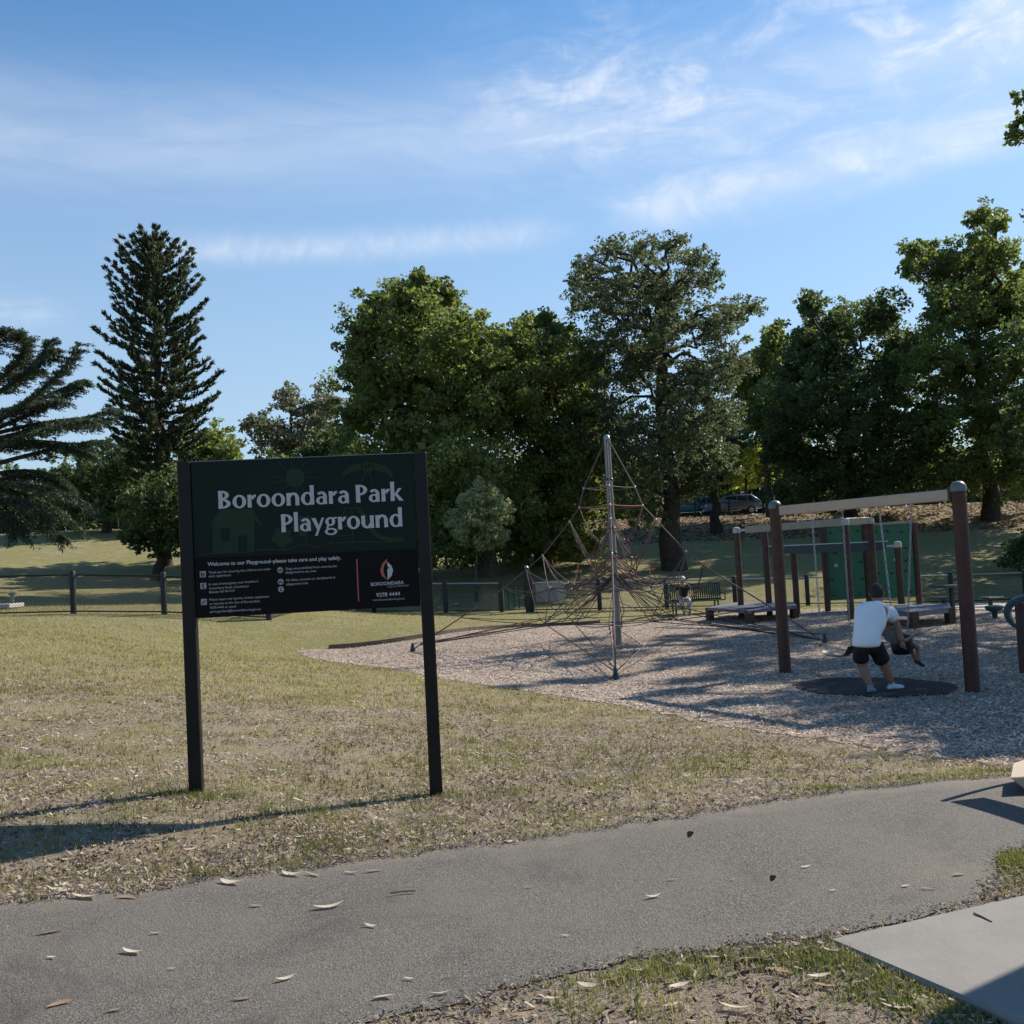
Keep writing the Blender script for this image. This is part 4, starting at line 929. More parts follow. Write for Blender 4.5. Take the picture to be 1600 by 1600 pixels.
head(PB, hdp, .115, (-.3, -.8, -.5), (0, -.3, 1), M['skin'], M['hair'], hat=M['hat'])
for i, s_ in enumerate((-1, 1)):
    shoe(PB, an[i], an[i]+[-.02, -.2, -.03], M['dkshoe']); hand(PB, kn[i]+[-s_*.05, -.02, .10], (-s_*.6, -.5, -.3), (0, 0, -1), 1., M['skin'])

# ------------------------------------------------------------------ low post on slab at far left, table block at right edge
p = at(-10, 941, 33.0); tp = empty('drinking_tap', (*p[:2], gz(*p[:2]))); tag(tp, 'small grey bowl topped post on a pale slab behind the left fence', 'tap')
g_ = gz(*p[:2]); MB().box((p[0], p[1], g_+.10), (1.5, 1.0, .14)).build('slab', M['concrete'], tp, bevel=.02)
q = at(19, 935, 33.0); MB().lathe([(.06, .1), (.055, .38), (.12, .48), (.13, .52), (.03, .50)], (q[0], q[1], g_), 12).build('post', M['cap'], tp, True)
B0 = at(1578, 1215, 6.75); RB = empty('picnic_table', (3.85, 6.9, gz(3.85, 6.9))); tag(RB, 'pale timber picnic table corner at the right edge beside the path', 'table')
d2 = np.array([.33, -.94, 0])
mb = MB(); a = B0; zt, zb = B0[2], gz(B0[0], B0[1])+.0
mb.extrude([(0, zt), (1.4, zt+.0), (1.4, zb), (.13, zb)], 0, .5); mb.v = [(a[0]+x+.53*y, a[1]+y+.06*x, z) for x, y, z in mb.v]; mb.build('plinth', M['pale_wood'], RB, bevel=.006)
sh = np.array([math.cos(SUN_AZ), math.sin(SUN_AZ), 0])/math.tan(SUN_EL); S0 = atz(1468, 1263, 0)
hp_ = 1.0; b_ = S0+sh*hp_; mb = MB(); mb.box((b_[0], b_[1], .5), (.03, .04, 1.0)); mb.build('leg', M['fence'], RB)
t0, t1 = atz(1503, 1260, 0)+sh*.85, atz(1600, 1292, 0)+sh*.85; t1 = t0+(t1-t0)*1.6
mb = MB(); mb.bar((t0[0], t0[1]-.02, .85), (t1[0], t1[1]-.02, .85), .22, .04); mb.build('table_top', M['pale_wood'], RB)
mb = MB(); mb.bar((t1[0], t1[1], 0), (t1[0], t1[1], .83), .05, .05); mb.build('leg', M['fence'], RB)
# picnic shelter whose roof shades the slab corner
r0 = atz(1490, 1567, 0)+sh*2.5; r1 = atz(1600, 1515, 0)+sh*2.5; dd = (r1-r0)/np.linalg.norm(r1-r0); nn_ = np.array([dd[1], -dd[0], 0])
SHT = empty('picnic_shelter', (r0[0]+1.5, r0[1]-1.0, 0)); tag(SHT, 'picnic shelter whose roof shades the corner of the concrete slab', 'shelter')
Q = [r0-dd*.12, r0+dd*4.0, r0+dd*4.0+nn_*3.2, r0-dd*.12+nn_*3.2]
MB().add([(p[0], p[1], 2.5) for p in Q]+[(p[0], p[1], 2.62) for p in Q], [(0, 1, 2, 3), (7, 6, 5, 4), (0, 4, 5, 1), (1, 5, 6, 2), (2, 6, 7, 3), (3, 7, 4, 0)]).build('roof', M['teal_dk'], SHT)
for i, (s_, t_) in enumerate(((1.8, .5), (3.7, .5), (.5, 2.9), (3.7, 2.9))):
    p = r0+dd*s_+nn_*t_; MB().box((p[0], p[1], 1.2), (.1, .1, 2.62)).build('post', M['fence'], SHT)

# ------------------------------------------------------------------ cars and hilltop rail
def car(name, label, c, yaw, mt, L_=4.5):
    g_ = gz(c[0], c[1])+.03; o = empty(name, (c[0], c[1], g_), yaw); tag(o, label, 'car')
    pr = [(-2.2, .35), (-2.22, .75), (-2.1, .95), (-1.2, 1.03), (-.55, 1.5), (.2, 1.58), (1.5, 1.55), (2.05, 1.1), (2.2, .95), (2.22, .4)]
    mb = MB(); n_ = len(pr)
    for y_, k in ((-.88, .0), (-.86, 1), (.86, 1), (.88, .0)): pass
    mb.add([(x, (-.72 if z > 1.2 else -.88), z) for x, z in pr]+[(x, (.72 if z > 1.2 else .88), z) for x, z in pr], [tuple(range(n_)), tuple(range(2*n_-1, n_-1, -1))]+[(i, i+n_, (i+1) % n_+n_, (i+1) % n_) for i in range(n_)])
    mb.build('body', mt, o, True, world=False, bevel=.04)
    for s_ in (-1, 1):
        for (x0, x1, x2, x3) in ((-1.0, -.5, .25, .25), (.33, .33, 1.05, 1.1), (1.18, 1.12, 1.42, 1.72)):
            mb = MB(); mb.poly([(x0, s_*.862, 1.06), (x3, s_*.862, 1.06), (x2, s_*.762, 1.46), (x1, s_*.762, 1.44)]); mb.build('window', M['glass'], o, world=False)
        for x in (-1.4, 1.38):
            mb = MB(); mb.tube([(x, s_*.74, .33), (x, s_*.91, .33)], .33, 18); wl = mb.build('wheel', M['tyre'], o, True, world=False)
            mb = MB(); mb.tube([(x, s_*.90, .33), (x, s_*.925, .33)], .2, 14); mb.build('rim', M['steel'], wl, True, world=False)
        MB().box((2.2, s_*.68, .92), (.06, .28, .16)).build('tail_lamp', M['lamp'], o, world=False); MB().box((-2.18, s_*.62, .78), (.08, .34, .14)).build('headlight', M['white'], o, world=False)
    mb = MB(); mb.poly([(-1.16, -.72, 1.07), (-1.16, .72, 1.07), (-.60, .66, 1.47), (-.60, -.66, 1.47)]); mb.build('windscreen', M['glass'], o, world=False)
    mb = MB(); mb.poly([(2.07, -.66, 1.13), (2.07, .66, 1.13), (1.62, .6, 1.49), (1.62, -.6, 1.49)]); mb.build('rear_window', M['glass'], o, world=False); return o
cc = at(1143, 800, 81.5); car('parked_car', 'silver car parked on the hilltop road behind the tree trunk', cc, .05, M['car'])
cc = at(1080, 803, 83.5); car('parked_car', 'dark teal car mostly hidden behind trunks on the hilltop road', cc, .02, M['car_dk'])
RL = empty('roadside_barrier', (8, 78.5, gz(8, 78.5))); tag(RL, 'black post and rail barrier along the hilltop road', 'barrier')
prev = None
for i in range(34):
    x = -38+i*2.6; y_ = 78.3; g_ = gz(x, y_); MB().box((x, y_, g_+.55), (.14, .14, 1.4)).build('post', M['fence'], RL)
    if prev: 
        for z_ in (.2, 1.05): MB().tube([(prev[0], y_, prev[1]+z_), (x, y_, g_+z_)], .03, 5).build('rail', M['fence'], RL)
    prev = (x, g_)

# ------------------------------------------------------------------ trees
def unit(v_): return v_/np.linalg.norm(v_, axis=-1, keepdims=True).clip(1e-9)
def leaf_quads(c, ln, wd, r_, nrm_up=.5, direc=None):
    """rhombic leaf faces round the points c, each with a small fold-free tilt"""
    n_ = len(c); nr = unit(r_.normal(size=(n_, 3))+np.array([0, 0, nrm_up]))
    t = r_.normal(size=(n_, 3)) if direc is None else direc+r_.normal(size=(n_, 3))*.35
    t = unit(t-nr*(t*nr).sum(1, keepdims=True)); b = np.cross(nr, t)
    s_ = r_.uniform(.65, 1.35, (n_, 1)); l_ = ln*s_; w_ = wd*s_
    k = r_.uniform(-.15, .15, (n_, 1))
    v_ = np.stack([c-t*l_/2, c+b*w_/2+t*l_*k, c+t*l_/2, c-b*w_/2+t*l_*k], 1).reshape(-1, 3)
    return v_, np.arange(n_*4).reshape(-1, 4)
def crown_points(cs, rs, per, r_, ncl=11, sub=.40):
    out = []; rm = float(np.mean(rs))
    for c, R in zip(cs, rs):
        d = unit(r_.normal(size=(ncl, 3))); rad = R*r_.uniform(.30, 1.22, (ncl, 1)); cc_ = c+d*rad*np.array([1, 1, .9])
        k = max(4, int(per/ncl*np.clip((R/rm)**2, .12, 1.7))); sz = R*sub*r_.uniform(.55, 1.25, (ncl, 1, 1))
        q = unit(r_.normal(size=(ncl, k, 3)))*r_.uniform(.15, 1, (ncl, k, 1))**.5*sz*np.array([1.1, 1.1, .75])
        out.append((cc_[:, None]+q).reshape(-1, 3))
    return np.concatenate(out)
def core_points(cs, rs, k, r_):
    return np.concatenate([c+unit(r_.normal(size=(k, 3)))*r_.uniform(0, 1, (k, 1))**.4*R*.62 for c, R in zip(cs, rs) if R > .4])
def limb(mb, a, b, r0, r1, r_, wob=.06, n=6, sides=6):
    a = np.array(a); b = np.array(b); l = np.linalg.norm(b-a); pts = []
    off = r_.normal(size=(n, 3))*l*wob; off[0] = 0; off[-1] = 0
    for k in range(n):
        t = k/(n-1); p = a+(b-a)*t+off[k]+np.array([0, 0, l*.06*math.sin(PI*t)]); pts.append(p)
    mb.tube(pts, list(np.linspace(r0, r1, n)), sides, False); return pts
def tree(name, label, group, base, Yd, blobs, leaf, per=1500, ln=.20, wd=.12, trunk_r=.3, bark='bark', seed=1, depth=1., twin=2, top=None, ncl=24, sub=.31, limbs=True, core=130, grow=1.):
    r_ = np.random.default_rng(seed)
    bp = at(*base, Yd) if len(base) == 2 else np.array(base, float)
    g_ = gz(bp[0], bp[1]); root = empty(name, (bp[0], bp[1], g_)); tag(root, label, 'tree', group)
    o = np.array([bp[0], bp[1], g_])
    if len(blobs[0]) == 3:
        B = np.array([at(u_, v_, Yd) for u_, v_, _ in blobs]); R = np.array([q[2] for q in blobs])*Yd/1600
        mid_ = B.mean(0); half = max(1.0, np.abs(B[:, 0]-mid_[0]).max()+R.mean()); cs, rs = [], []
        for (u_, v_, rp), p, R_ in zip(blobs, B, R):
            lim = depth*half*math.sqrt(max(.05, 1-min(1, abs(p[0]-mid_[0])/half)**2))*.75
            for k in range(twin):
                dy = 0 if twin == 1 else (r_.uniform(.05, 1)*lim*(1 if k % 2 else -1))
                cs.append(at(u_, v_, Yd+dy)); rs.append(R_*r_.uniform(.9, 1.1)*(Yd+dy)/Yd)
    else:
        cs = [np.array(q[:3], float) for q in blobs]; rs = [q[3] for q in blobs]
    cs = np.array(cs); rs = np.array(rs)*grow
    pts = crown_points(cs, rs, per//twin, r_, ncl, sub); pts = pts[pts[:, 2] > gz(pts[:, 0], pts[:, 1])+.3]
    v_, f_ = leaf_quads(pts, ln, wd, r_)
    if core:
        kp = core_points(cs, rs, core, r_); kp = kp[kp[:, 2] > gz(kp[:, 0], kp[:, 1])+.5]; v2, f2_ = leaf_quads(kp, rs.mean()*.26, rs.mean()*.17, r_); f_ = np.concatenate([f_, f2_+len(v_)]); v_ = np.concatenate([v_, v2])
    cr_ = link('crown', np_mesh('crown', v_-o, f_, M[leaf]), root)
    lo = cs[:, 2].min(); hi = cs[:, 2].max(); tz = lo+(hi-lo)*.55 if top is None else top
    tx = bp[0]*.35+cs[:, 0].mean()*.65; ty = bp[1]*.5+cs[:, 1].mean()*.5
    mb = MB(); n_ = 9; tp_ = []
    for k in range(n_):
        t = k/(n_-1); tp_.append(np.array([bp[0]+(tx-bp[0])*t**1.6, bp[1]+(ty-bp[1])*t**1.6, g_-.3+(tz-g_+.3)*t])+(r_.normal(size=3)*trunk_r*.25*(0 < k < n_-1)))
    rr = [trunk_r*(1.45 if k == 0 else 1.15 if k == 1 else 1-.6*k/(n_-1)) for k in range(n_)]
    mb.tube(tp_, rr, 10); mb.build('trunk', M[bark], root, True)
    mb = MB()
    if limbs:
        for c, R_ in zip(cs, rs):
            if R_ < .35:
                for _ in range(3): limb(mb, c+[.5, .3, -.1], c+unit(r_.normal(size=3))*R_*.8, .014, .005, r_, .06, 4, 4)
                if R_ < rs.min()+1e-9 and np.allclose(c, cs[-1]): pass
                elif not np.allclose(c, cs[-1]): continue
            best = min(tp_[2:], key=lambda q: np.linalg.norm(q-c)+.9*max(0, q[2]-c[2]+.4)); dist = np.linalg.norm(c-best); r0 = min(trunk_r*.45, .03+.018*dist)
            pp = limb(mb, best, c, r0, r0*.35, r_, .07)
            for _ in range(4):
                e = c+unit(r_.normal(size=3))*R_*.85; limb(mb, pp[r_.integers(3, 6)], e, r0*.32, .008, r_, .08, 4, 4)
        mb.build('branches', M[bark], root, True)
    return root, cs, rs
GB = 'trees around the park'
tree('oak_tree', 'large dense oak tree rising behind the sign\'s right half', GB, (765, 898), 50, [(590,485,42),(640,468,38),(572,540,45),(650,525,65),(720,530,55),(600,610,65),(680,600,75),(562,650,36),(740,610,65),(620,700,75),(700,700,85),(770,560,48),(640,790,75),(740,770,75),(655,438,17),(690,462,30),(560,580,30),(800,540,36),(790,600,55),(700,840,50),(650,850,40),(740,850,36)], 'oak', 4400, .20, .12, .40, 'bark_grey', 2, grow=1.12)
tree('oak_tree', 'broad bright topped oak tree directly left of the net mast', GB, (850, 893), 53, [(822,515,24),(868,525,30),(830,575,55),(890,590,52),(800,640,55),(870,670,75),(922,640,38),(830,750,75),(900,770,58),(880,835,50),(915,570,28),(850,500,14),(905,700,50),(935,720,30),(820,830,50),(855,850,40),(910,855,34),(780,800,50)], 'oak2', 4400, .20, .12, .38, 'bark_grey', 3, grow=1.12)
r_t = tree('elm_tree', 'tall open crowned grey green tree with forking trunk behind the bench', GB, (1055, 890), 50, [(955,392,26),(1000,388,28),(920,425,30),(915,470,30),(1050,385,26),(1090,408,26),(1015,445,40),(1060,450,30),(965,500,48),(1105,440,24),(1150,490,30),(1180,482,16),(1115,515,42),(1035,520,40),(975,580,52),(1085,590,48),(1140,570,36),(1000,670,52),(1085,680,50),(1130,650,34),(940,545,30),(1000,750,48),(1085,755,36),(950,640,36),(900,440,16),(1010,800,36),(970,720,40),(1045,610,30),(960,452,36),(1045,492,36),(1005,560,44),(1065,640,44),(1112,612,36),(1030,720,40),(1120,720,34),(955,680,36)], 'grey', 2300, .18, .085, .48, 'bark', 4, top=at(1040, 470, 50)[2], sub=.27, ncl=34, core=8)
tree('oak_tree', 'dark round oak tree right of the bright lime bush', GB, (1330, 815), 68, [(1265,478,22),(1258,530,36),(1310,508,38),(1372,497,36),(1300,590,62),(1395,585,45),(1250,640,52),(1320,670,72),(1410,545,42),(1400,650,62),(1265,735,55),(1345,745,65),(1240,590,34),(1290,550,34),(1420,730,50),(1215,700,36)], 'dark', 4400, .23, .145, .42, 'bark', 5, sub=.30, grow=1.12)
tree('tall_oak_tree', 'tallest leafy oak tree at the right edge of the park', GB, (1547, 812), 64, [(1535,338,24),(1562,350,14),(1428,392,20),(1455,410,30),(1500,420,40),(1565,400,30),(1480,480,48),(1550,475,52),(1595,450,45),(1450,560,48),(1520,570,64),(1595,570,48),(1470,650,55),(1550,655,64),(1610,655,50),(1440,715,42),(1500,735,46),(1585,735,46),(1420,420,14),(1640,500,70),(1650,620,70),(1530,385,25)], 'oak', 4000, .23, .145, .46, 'bark', 6, sub=.30, grow=1.08, core=45)
tree('bushy_tree', 'pale green tree showing between the open crowned tree and dark oak', GB, (1205, 815), 74, [(1190,560,32),(1205,610,42),(1180,650,38),(1230,670,36),(1210,530,22),(1215,510,12),(1170,600,30)], 'oak2', 2000, .30, .18, .3, 'bark', 7)
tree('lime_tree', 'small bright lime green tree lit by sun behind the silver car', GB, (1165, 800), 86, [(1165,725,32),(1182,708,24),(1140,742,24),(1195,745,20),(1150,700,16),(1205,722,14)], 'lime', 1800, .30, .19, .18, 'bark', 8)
tree('young_tree', 'slender young pale leaved tree between the sign and the net', GB, (742, 908), 42, [(750,800,34),(722,820,24),(783,800,20),(755,772,18),(768,838,22),(735,790,20),(790,790,10),(748,752,8),(755,845,16)], 'young', 1000, .15, .075, .055, 'bark_grey', 9, sub=.34, core=0)
tree('pale_tree', 'pale silvery tree with sparse crown left of the big oak', GB, (460, 860), 62, [(448,622,26),(490,640,34),(408,662,22),(520,635,22),(470,685,42),(430,690,30),(510,690,34),(385,665,12)], 'pale', 1400, .24, .13, .22, 'bark_grey', 10, sub=.32, core=10)
tree('dark_tree', 'dark evergreen tree low behind the sign\'s top edge', GB, (500, 865), 58, [(500,720,42),(545,700,42),(440,740,42),(540,770,50),(470,790,50),(400,760,42),(550,830,40)], 'dark', 1800, .26, .16, .3, 'bark', 11)
tree('olive_tree', 'olive green rounded tree between the conifer and the sign', GB, (330, 840), 75, [(330,690,34),(300,715,38),(355,712,30),(325,740,40),(285,745,30),(360,760,36)], 'oak2', 1700, .28, .18, .25, 'bark', 12)
tree('dark_tree', 'dark spreading tree standing behind the tall conifer\'s left side', GB, (165, 835), 72, [(150,730,46),(205,700,32),(100,755,40),(225,735,44),(180,785,42),(120,790,34),(190,745,40)], 'dark', 2000, .28, .17, .3, 'bark', 13)
tree('leafy_tree', 'leafy broad tree with thick trunk in front of the tall conifer', GB, (250, 902), 53, [(240,800,46),(268,765,40),(215,835,28),(285,835,32),(225,775,26),(250,850,22),(300,800,30)], 'dark', 1700, .22, .13, .34, 'bark', 14)
tree('hill_tree', 'slim trunked tree on the littered slope in front of the silver car', GB, (1119, 828), 64, [(1110,690,34),(1090,730,38),(1140,690,26),(1120,735,30),(1075,690,30),(1060,740,30)], 'dark', 1300, .26, .16, .36, 'bark', 15)
DT = [(-60, 'behind the cedar\'s trunk'), (200, 'behind the conifer\'s lower trunk'), (300, 'left of the sign\'s left post'), (20, 'below the cedar at the far left'), (110, 'left of the conifer'), (390, 'behind the top left corner of the sign'), (480, 'behind the top middle of the sign'), (570, 'behind the top right of the sign'), (660, 'just right of the sign post'), (760, 'behind the young tree'), (850, 'behind the bright topped oak'), (930, 'behind the net mast'), (1000, 'left of the open crowned tree\'s trunk'), (1090, 'above the teal car'), (1170, 'above the silver car'), (1250, 'behind the left swing post'), (1330, 'behind the dark oak\'s trunk'), (1410, 'above the climbing wall'), (1490, 'behind the right swing post'), (1580, 'at the right edge')]
for i, (u_, lab) in enumerate(DT):
    vb = 800-.03*(u_-800)
    tree('distant_tree', 'distant dark tree on the ridge '+lab, 'distant trees along the ridge', (u_, vb), 97+(i*7) % 9, [(u_-36+(i*17) % 23, vb-45, 34), (u_, vb-75+(i*29) % 25, 38), (u_+38, vb-50, 36), (u_-20, vb-15, 38), (u_+30, vb-12, 38), (u_+55, vb-20, 30), (u_-50, vb-18, 32), (u_, vb+12, 40)], 'dark', 900, .42, .26, .3, 'bark', 30+i, limbs=False, core=60)
for i, (x_, y_, h_, lab) in enumerate(((31, 52, 12, 'tree beyond the right edge shading the lower slope'), (37, 60, 15, 'tall tree beyond the right edge shading the hillside'), (27, 47, 9, 'nearest tree beyond the right edge shading the lawn behind the games table'))):
    rr_ = np.random.default_rng(60+i); bl_ = [(x_+rr_.normal()*2.2, y_+rr_.normal()*2.2, gz(x_, y_)+h_*rr_.uniform(.4, 1.), rr_.uniform(1.1, 1.9)) for _ in range(16)]
    tree('roadside_tree', lab, GB, (x_, y_, 0), y_, bl_, 'dark', 700, .30, .19, .35, 'bark', 70+i, core=40)
tree('round_shrub', 'dark round shrub on the slope at the right edge', GB, (1595, 905), 46, [(1590,862,24),(1612,850,26),(1575,880,16),(1600,890,20)], 'dark', 900, .16, .10, .06, 'bark', 44)
# the tree to the right of the playground that shades the swings (a branch tip shows at the upper right)
sh_b = []; sh_t = []
r5 = np.random.default_rng(8)
for (sx_, sy_, R_, z_) in [(5.5,15.5,1.5,7.5),(7.5,13.5,1.6,7.5),(6.5,17.5,1.5,8.5),(4.6,13.2,.9,6.5),(8.5,16.5,1.8,8.5),(9.5,12.5,1.8,7.0),(7.5,20,1.4,9),(10.5,19,2,9.),(6.2,11.4,1.2,6.2),(8.3,10.6,1.3,6.2),(12,15,2.0,7.5),(4.2,17.6,.7,8.),(3.7,20.5,.7,8.5),(9.5,23,1.6,9),(12.5,22,1.8,8.5),(5.4,22.5,.9,9.),(6.8,25.5,1.0,8.5),(11,27,1.6,8.5),(3.0,15.0,.5,7.),(9,31,1.6,9.5),(12,31.5,1.5,9.5),(7.2,29,1.0,9.5),(7.0,12.3,1.2,7.),(5.9,14.2,1.0,7.6),(10.5,15.0,1.4,8),(4.6,10.4,.5,6.),(11,10.5,1.5,6.5),(5.6,18.8,.9,8.8),(8.8,18.4,1.2,9.2),(5.0,11.6,.55,6.4),(6.5,10.3,.8,6.3),(8,11.5,1.1,6.8),(5.6,12.8,.7,6.9),(7.2,14.8,1.0,7.6),(6.2,16.2,1.0,8.2),(9,14,1.2,7.8),(5.6,9.6,.5,6.),(7.6,9.4,.8,6.),(2.2,23,.55,9),(3.6,21,.6,9),(4.2,19.4,.6,9),(1.2,21.6,.45,9),(5,21.6,.7,9),(3,17.8,.5,8.6),(5.6,24.6,.8,9.4),(2.5,16.4,.45,8.2),(.2,24,.45,9.5),(4.3,26.5,.7,9.6),(8.5,26,1.0,9.6),(1.8,27.2,.5,9.8)]:
    R2 = R_*(1.42 if sx_ > 5 else 1.15)
    while True:
        k = (z_+.5)/math.tan(SUN_EL); p_ = np.array([sx_+math.cos(SUN_AZ)*k, sy_+math.sin(SUN_AZ)*k, z_]); q_ = p_-CAM
        if 800+F*(q_@_r)/(q_@_f)-F*R2*1.35/(q_@_f) > 1606 or z_ > 26: break
        z_ += .5
    (sh_b if z_ < 12.5 else sh_t).append((p_[0], p_[1], z_, R2))
for a_, b_ in ((1594, 190), (1582, 215), (1598, 150), (1612, 185), (1622, 215), (1640, 180)): p_ = at(a_, b_, 30.); sh_t.append((p_[0], p_[1], p_[2], .30))
tree('shade_tree', 'broad tree just right of the playground shading the swings', GB, (18.0, 22.0, 0), 22, sh_b, 'oak', 3200, .16, .10, .40, 'bark', 50, sub=.36, top=7.5, core=40)
tree('shade_tree', 'tall tree whose branch tip hangs in at the upper right', GB, (25.0, 37.0, 0), 37, sh_t, 'oak', 2200, .18, .11, .45, 'bark', 51, sub=.36, top=15., core=20)

# ---- columnar conifer
def conifer():
    Yd = 58; r_ = np.random.default_rng(21); bp = at(258, 895, Yd); g_ = gz(bp[0], bp[1]); top = at(237, 380, Yd)[2]
    root = empty('conifer_tree', (bp[0], bp[1], g_)); tag(root, 'tall columnar conifer with upswept tufted branches at left', 'tree', GB)
    o = np.array([bp[0], bp[1], g_]); mb = MB(); mb.tube([(bp[0], bp[1], g_-.3), (bp[0], bp[1], g_+1), (bp[0], bp[1], (g_+top)/2), (bp[0], bp[1], top-.2)], [.5, .36, .25, .04], 10); mb.build('trunk', M['bark'], root, True)
    vs = [300, 345, 358, 372, 390, 420, 450, 500, 560, 630, 665, 700, 740, 800]; hw = [8, 22, 46, 58, 66, 70, 74, 78, 84, 90, 86, 64, 54, 42]
    C, D = [], []; mb = MB(); z_ = top-.15
    while z_ > g_+3.0:
        v_ = 350+(top-z_)/(top-g_)*545; rise = float(np.interp(v_, [350, 410, 450, 500, 560, 640, 720], [.95, .64, .42, .24, .12, .03, -.04]))
        Lp = 40.
        for _ in range(6): Lp = .5*Lp+.5*float(np.interp(v_-(rise+.14)*Lp, vs, hw))
        Lb = Lp*Yd/1600
        nb = 8; ph = r_.uniform(0, 2*PI)
        for k in range(nb):
            if v_ > 450 and r_.random() < .12: continue
            a = ph+2*PI*k/nb+r_.normal()*.14; l = Lb*r_.uniform(.70, 1.12); dr = np.array([math.cos(a), math.sin(a), 0]); pts = []
            for t in np.linspace(0, 1, 6): pts.append(np.array([bp[0], bp[1], z_])+dr*l*t+np.array([0, 0, l*(rise*t+.20*t**3-.06*math.sin(PI*t))]))
            mb.tube(pts, list(np.linspace(.03+.010*l, .012, 6)), 4, False)
            P_ = np.array(pts); m_ = max(3, int(l/.30)); t0 = .22 if v_ < 480 else .34; sidev = np.array([-dr[1], dr[0], 0])
            for t in np.linspace(t0, 1, m_):
                i = min(4, int(t*5)); f2 = t*5-i; c = P_[i]*(1-f2)+P_[i+1]*f2
                spread = .50*(1-.6*t)*min(1, l/2)
                for _ in range(4):
                    s_ = r_.uniform(-1, 1)*spread; tc_ = c+sidev*s_+dr*r_.uniform(-.12, .12)+[0, 0, r_.uniform(-.02, .06)]
                    nq = 13; dd_ = unit(dr*.75+np.array([0, 0, .85])+sidev*s_*.5+r_.normal(size=(nq, 3))*.28)
                    C.append(tc_+dd_*r_.uniform(.02, .26, (nq, 1))); D.append(dd_)
        z_ -= r_.uniform(.37, .48) if v_ < 450 else r_.uniform(.46, .62)
    C = np.concatenate(C); D = np.concatenate(D)
    v_, f_ = leaf_quads(C, .29, .07, r_, .2, D*2.2); link('crown', np_mesh('crown', v_-o, f_, M['pine']), root); mb.build('branches', M['bark'], root, True)
conifer()
# ---- cedar with layered boughs at the left edge
def cedar():
    Yd = 45; r_ = np.random.default_rng(33); bp = at(-75, 915, Yd); g_ = gz(bp[0], bp[1]); root = empty('cedar_tree', (bp[0], bp[1], g_)); tag(root, 'spreading cedar with layered drooping boughs at the left edge', 'tree', GB)
    o = np.array([bp[0], bp[1], g_]); tz = at(-95, 480, Yd)[2]; mb = MB(); mb.tube([(bp[0], bp[1], g_-.3), (bp[0], bp[1], g_+2), (bp[0], bp[1], tz)], [.6, .45, .1], 10); mb.build('trunk', M['bark'], root, True)
    boughs = [((-60,640),(20,575),(30,522)),((-60,660),(40,585),(85,548)),((-60,690),(50,620),(118,555)),((-60,700),(60,640),(122,600)),((-60,700),(70,668),(176,640)),((-60,735),(40,680),(150,655)),((-60,720),(30,690),(140,700)),((-60,760),(40,735),(110,760)),((-60,760),(60,760),(150,800)),((-60,790),(50,790),(125,825)),((-60,800),(20,780),(70,815)),((-60,600),(-10,540),(8,520)),((-60,620),(0,590),(60,580)),((-60,680),(10,640),(95,625)),((-60,745),(90,700),(165,690)),((-60,740),(30,770),(95,800)),((-60,800),(30,810),(95,840)),((-60,790),(0,800),(30,835)),
      ((-90,620),(-170,590),(-230,600)),((-90,680),(-190,650),(-260,680)),((-90,560),(-140,520),(-190,530)),((-90,740),(-180,720),(-260,760))]
    boughs = boughs+[tuple((u_+r_.uniform(-14, 10), v_+r_.uniform(-16, 22)) for u_, v_ in q_) for q_ in boughs[:8]]
    C, D = [], []; mb = MB()
    for bi, bgh in enumerate(boughs):
        dz = r_.uniform(-2.6, 2.6); P3 = [at(u_, v_, Yd+dz*k) for (u_, v_), k in zip(bgh, (0, .6, 1))]; P3[0] = np.array([bp[0], bp[1], P3[0][2]])
        q = []
        for t in np.linspace(0, 1, 9): q.append((1-t)**2*P3[0]+2*t*(1-t)*(2*P3[1]-.5*P3[0]-.5*P3[2])+t*t*P3[2])
        mb.tube(q, list(np.linspace(.13, .02, 9)), 5, False); q = np.array(q)
        for t in np.linspace(.30, 1, 22):
            i = min(7, int(t*8)); f2 = t*8-i; c = q[i]*(1-f2)+q[i+1]*f2; tan = unit(q[i+1]-q[i]); sd_ = unit(np.cross(tan, [0, 0, 1.]))
            for sg in (-1, 1):
                ln_ = r_.uniform(.5, 1.25)*(1.15-.6*t); e = c+sd_*sg*ln_*.8+tan*ln_*.75+np.array([0, 0, -ln_*r_.uniform(.05, .40)])
                if r_.random() < .5: mb.tube([c, e], [.015, .005], 3, False)
                nq = 58; tt = r_.uniform(0, 1, (nq, 1)); ctr = c+(e-c)*tt+np.array([0, 0, -.12])*tt**2+r_.normal(size=(nq, 3))*np.array([.08, .08, .035])
                C.append(ctr); D.append(np.tile(unit(e-c), (nq, 1))+r_.normal(size=(nq, 3))*.5+np.array([0, 0, -.25]))
    C = np.concatenate(C); D = np.concatenate(D); v_, f_ = leaf_quads(C, .19, .045, r_, 1.0, D*1.6)
    link('crown', np_mesh('crown', v_-o, f_, M['cedar']), root); mb.build('branches', M['bark'], root, True)
cedar()

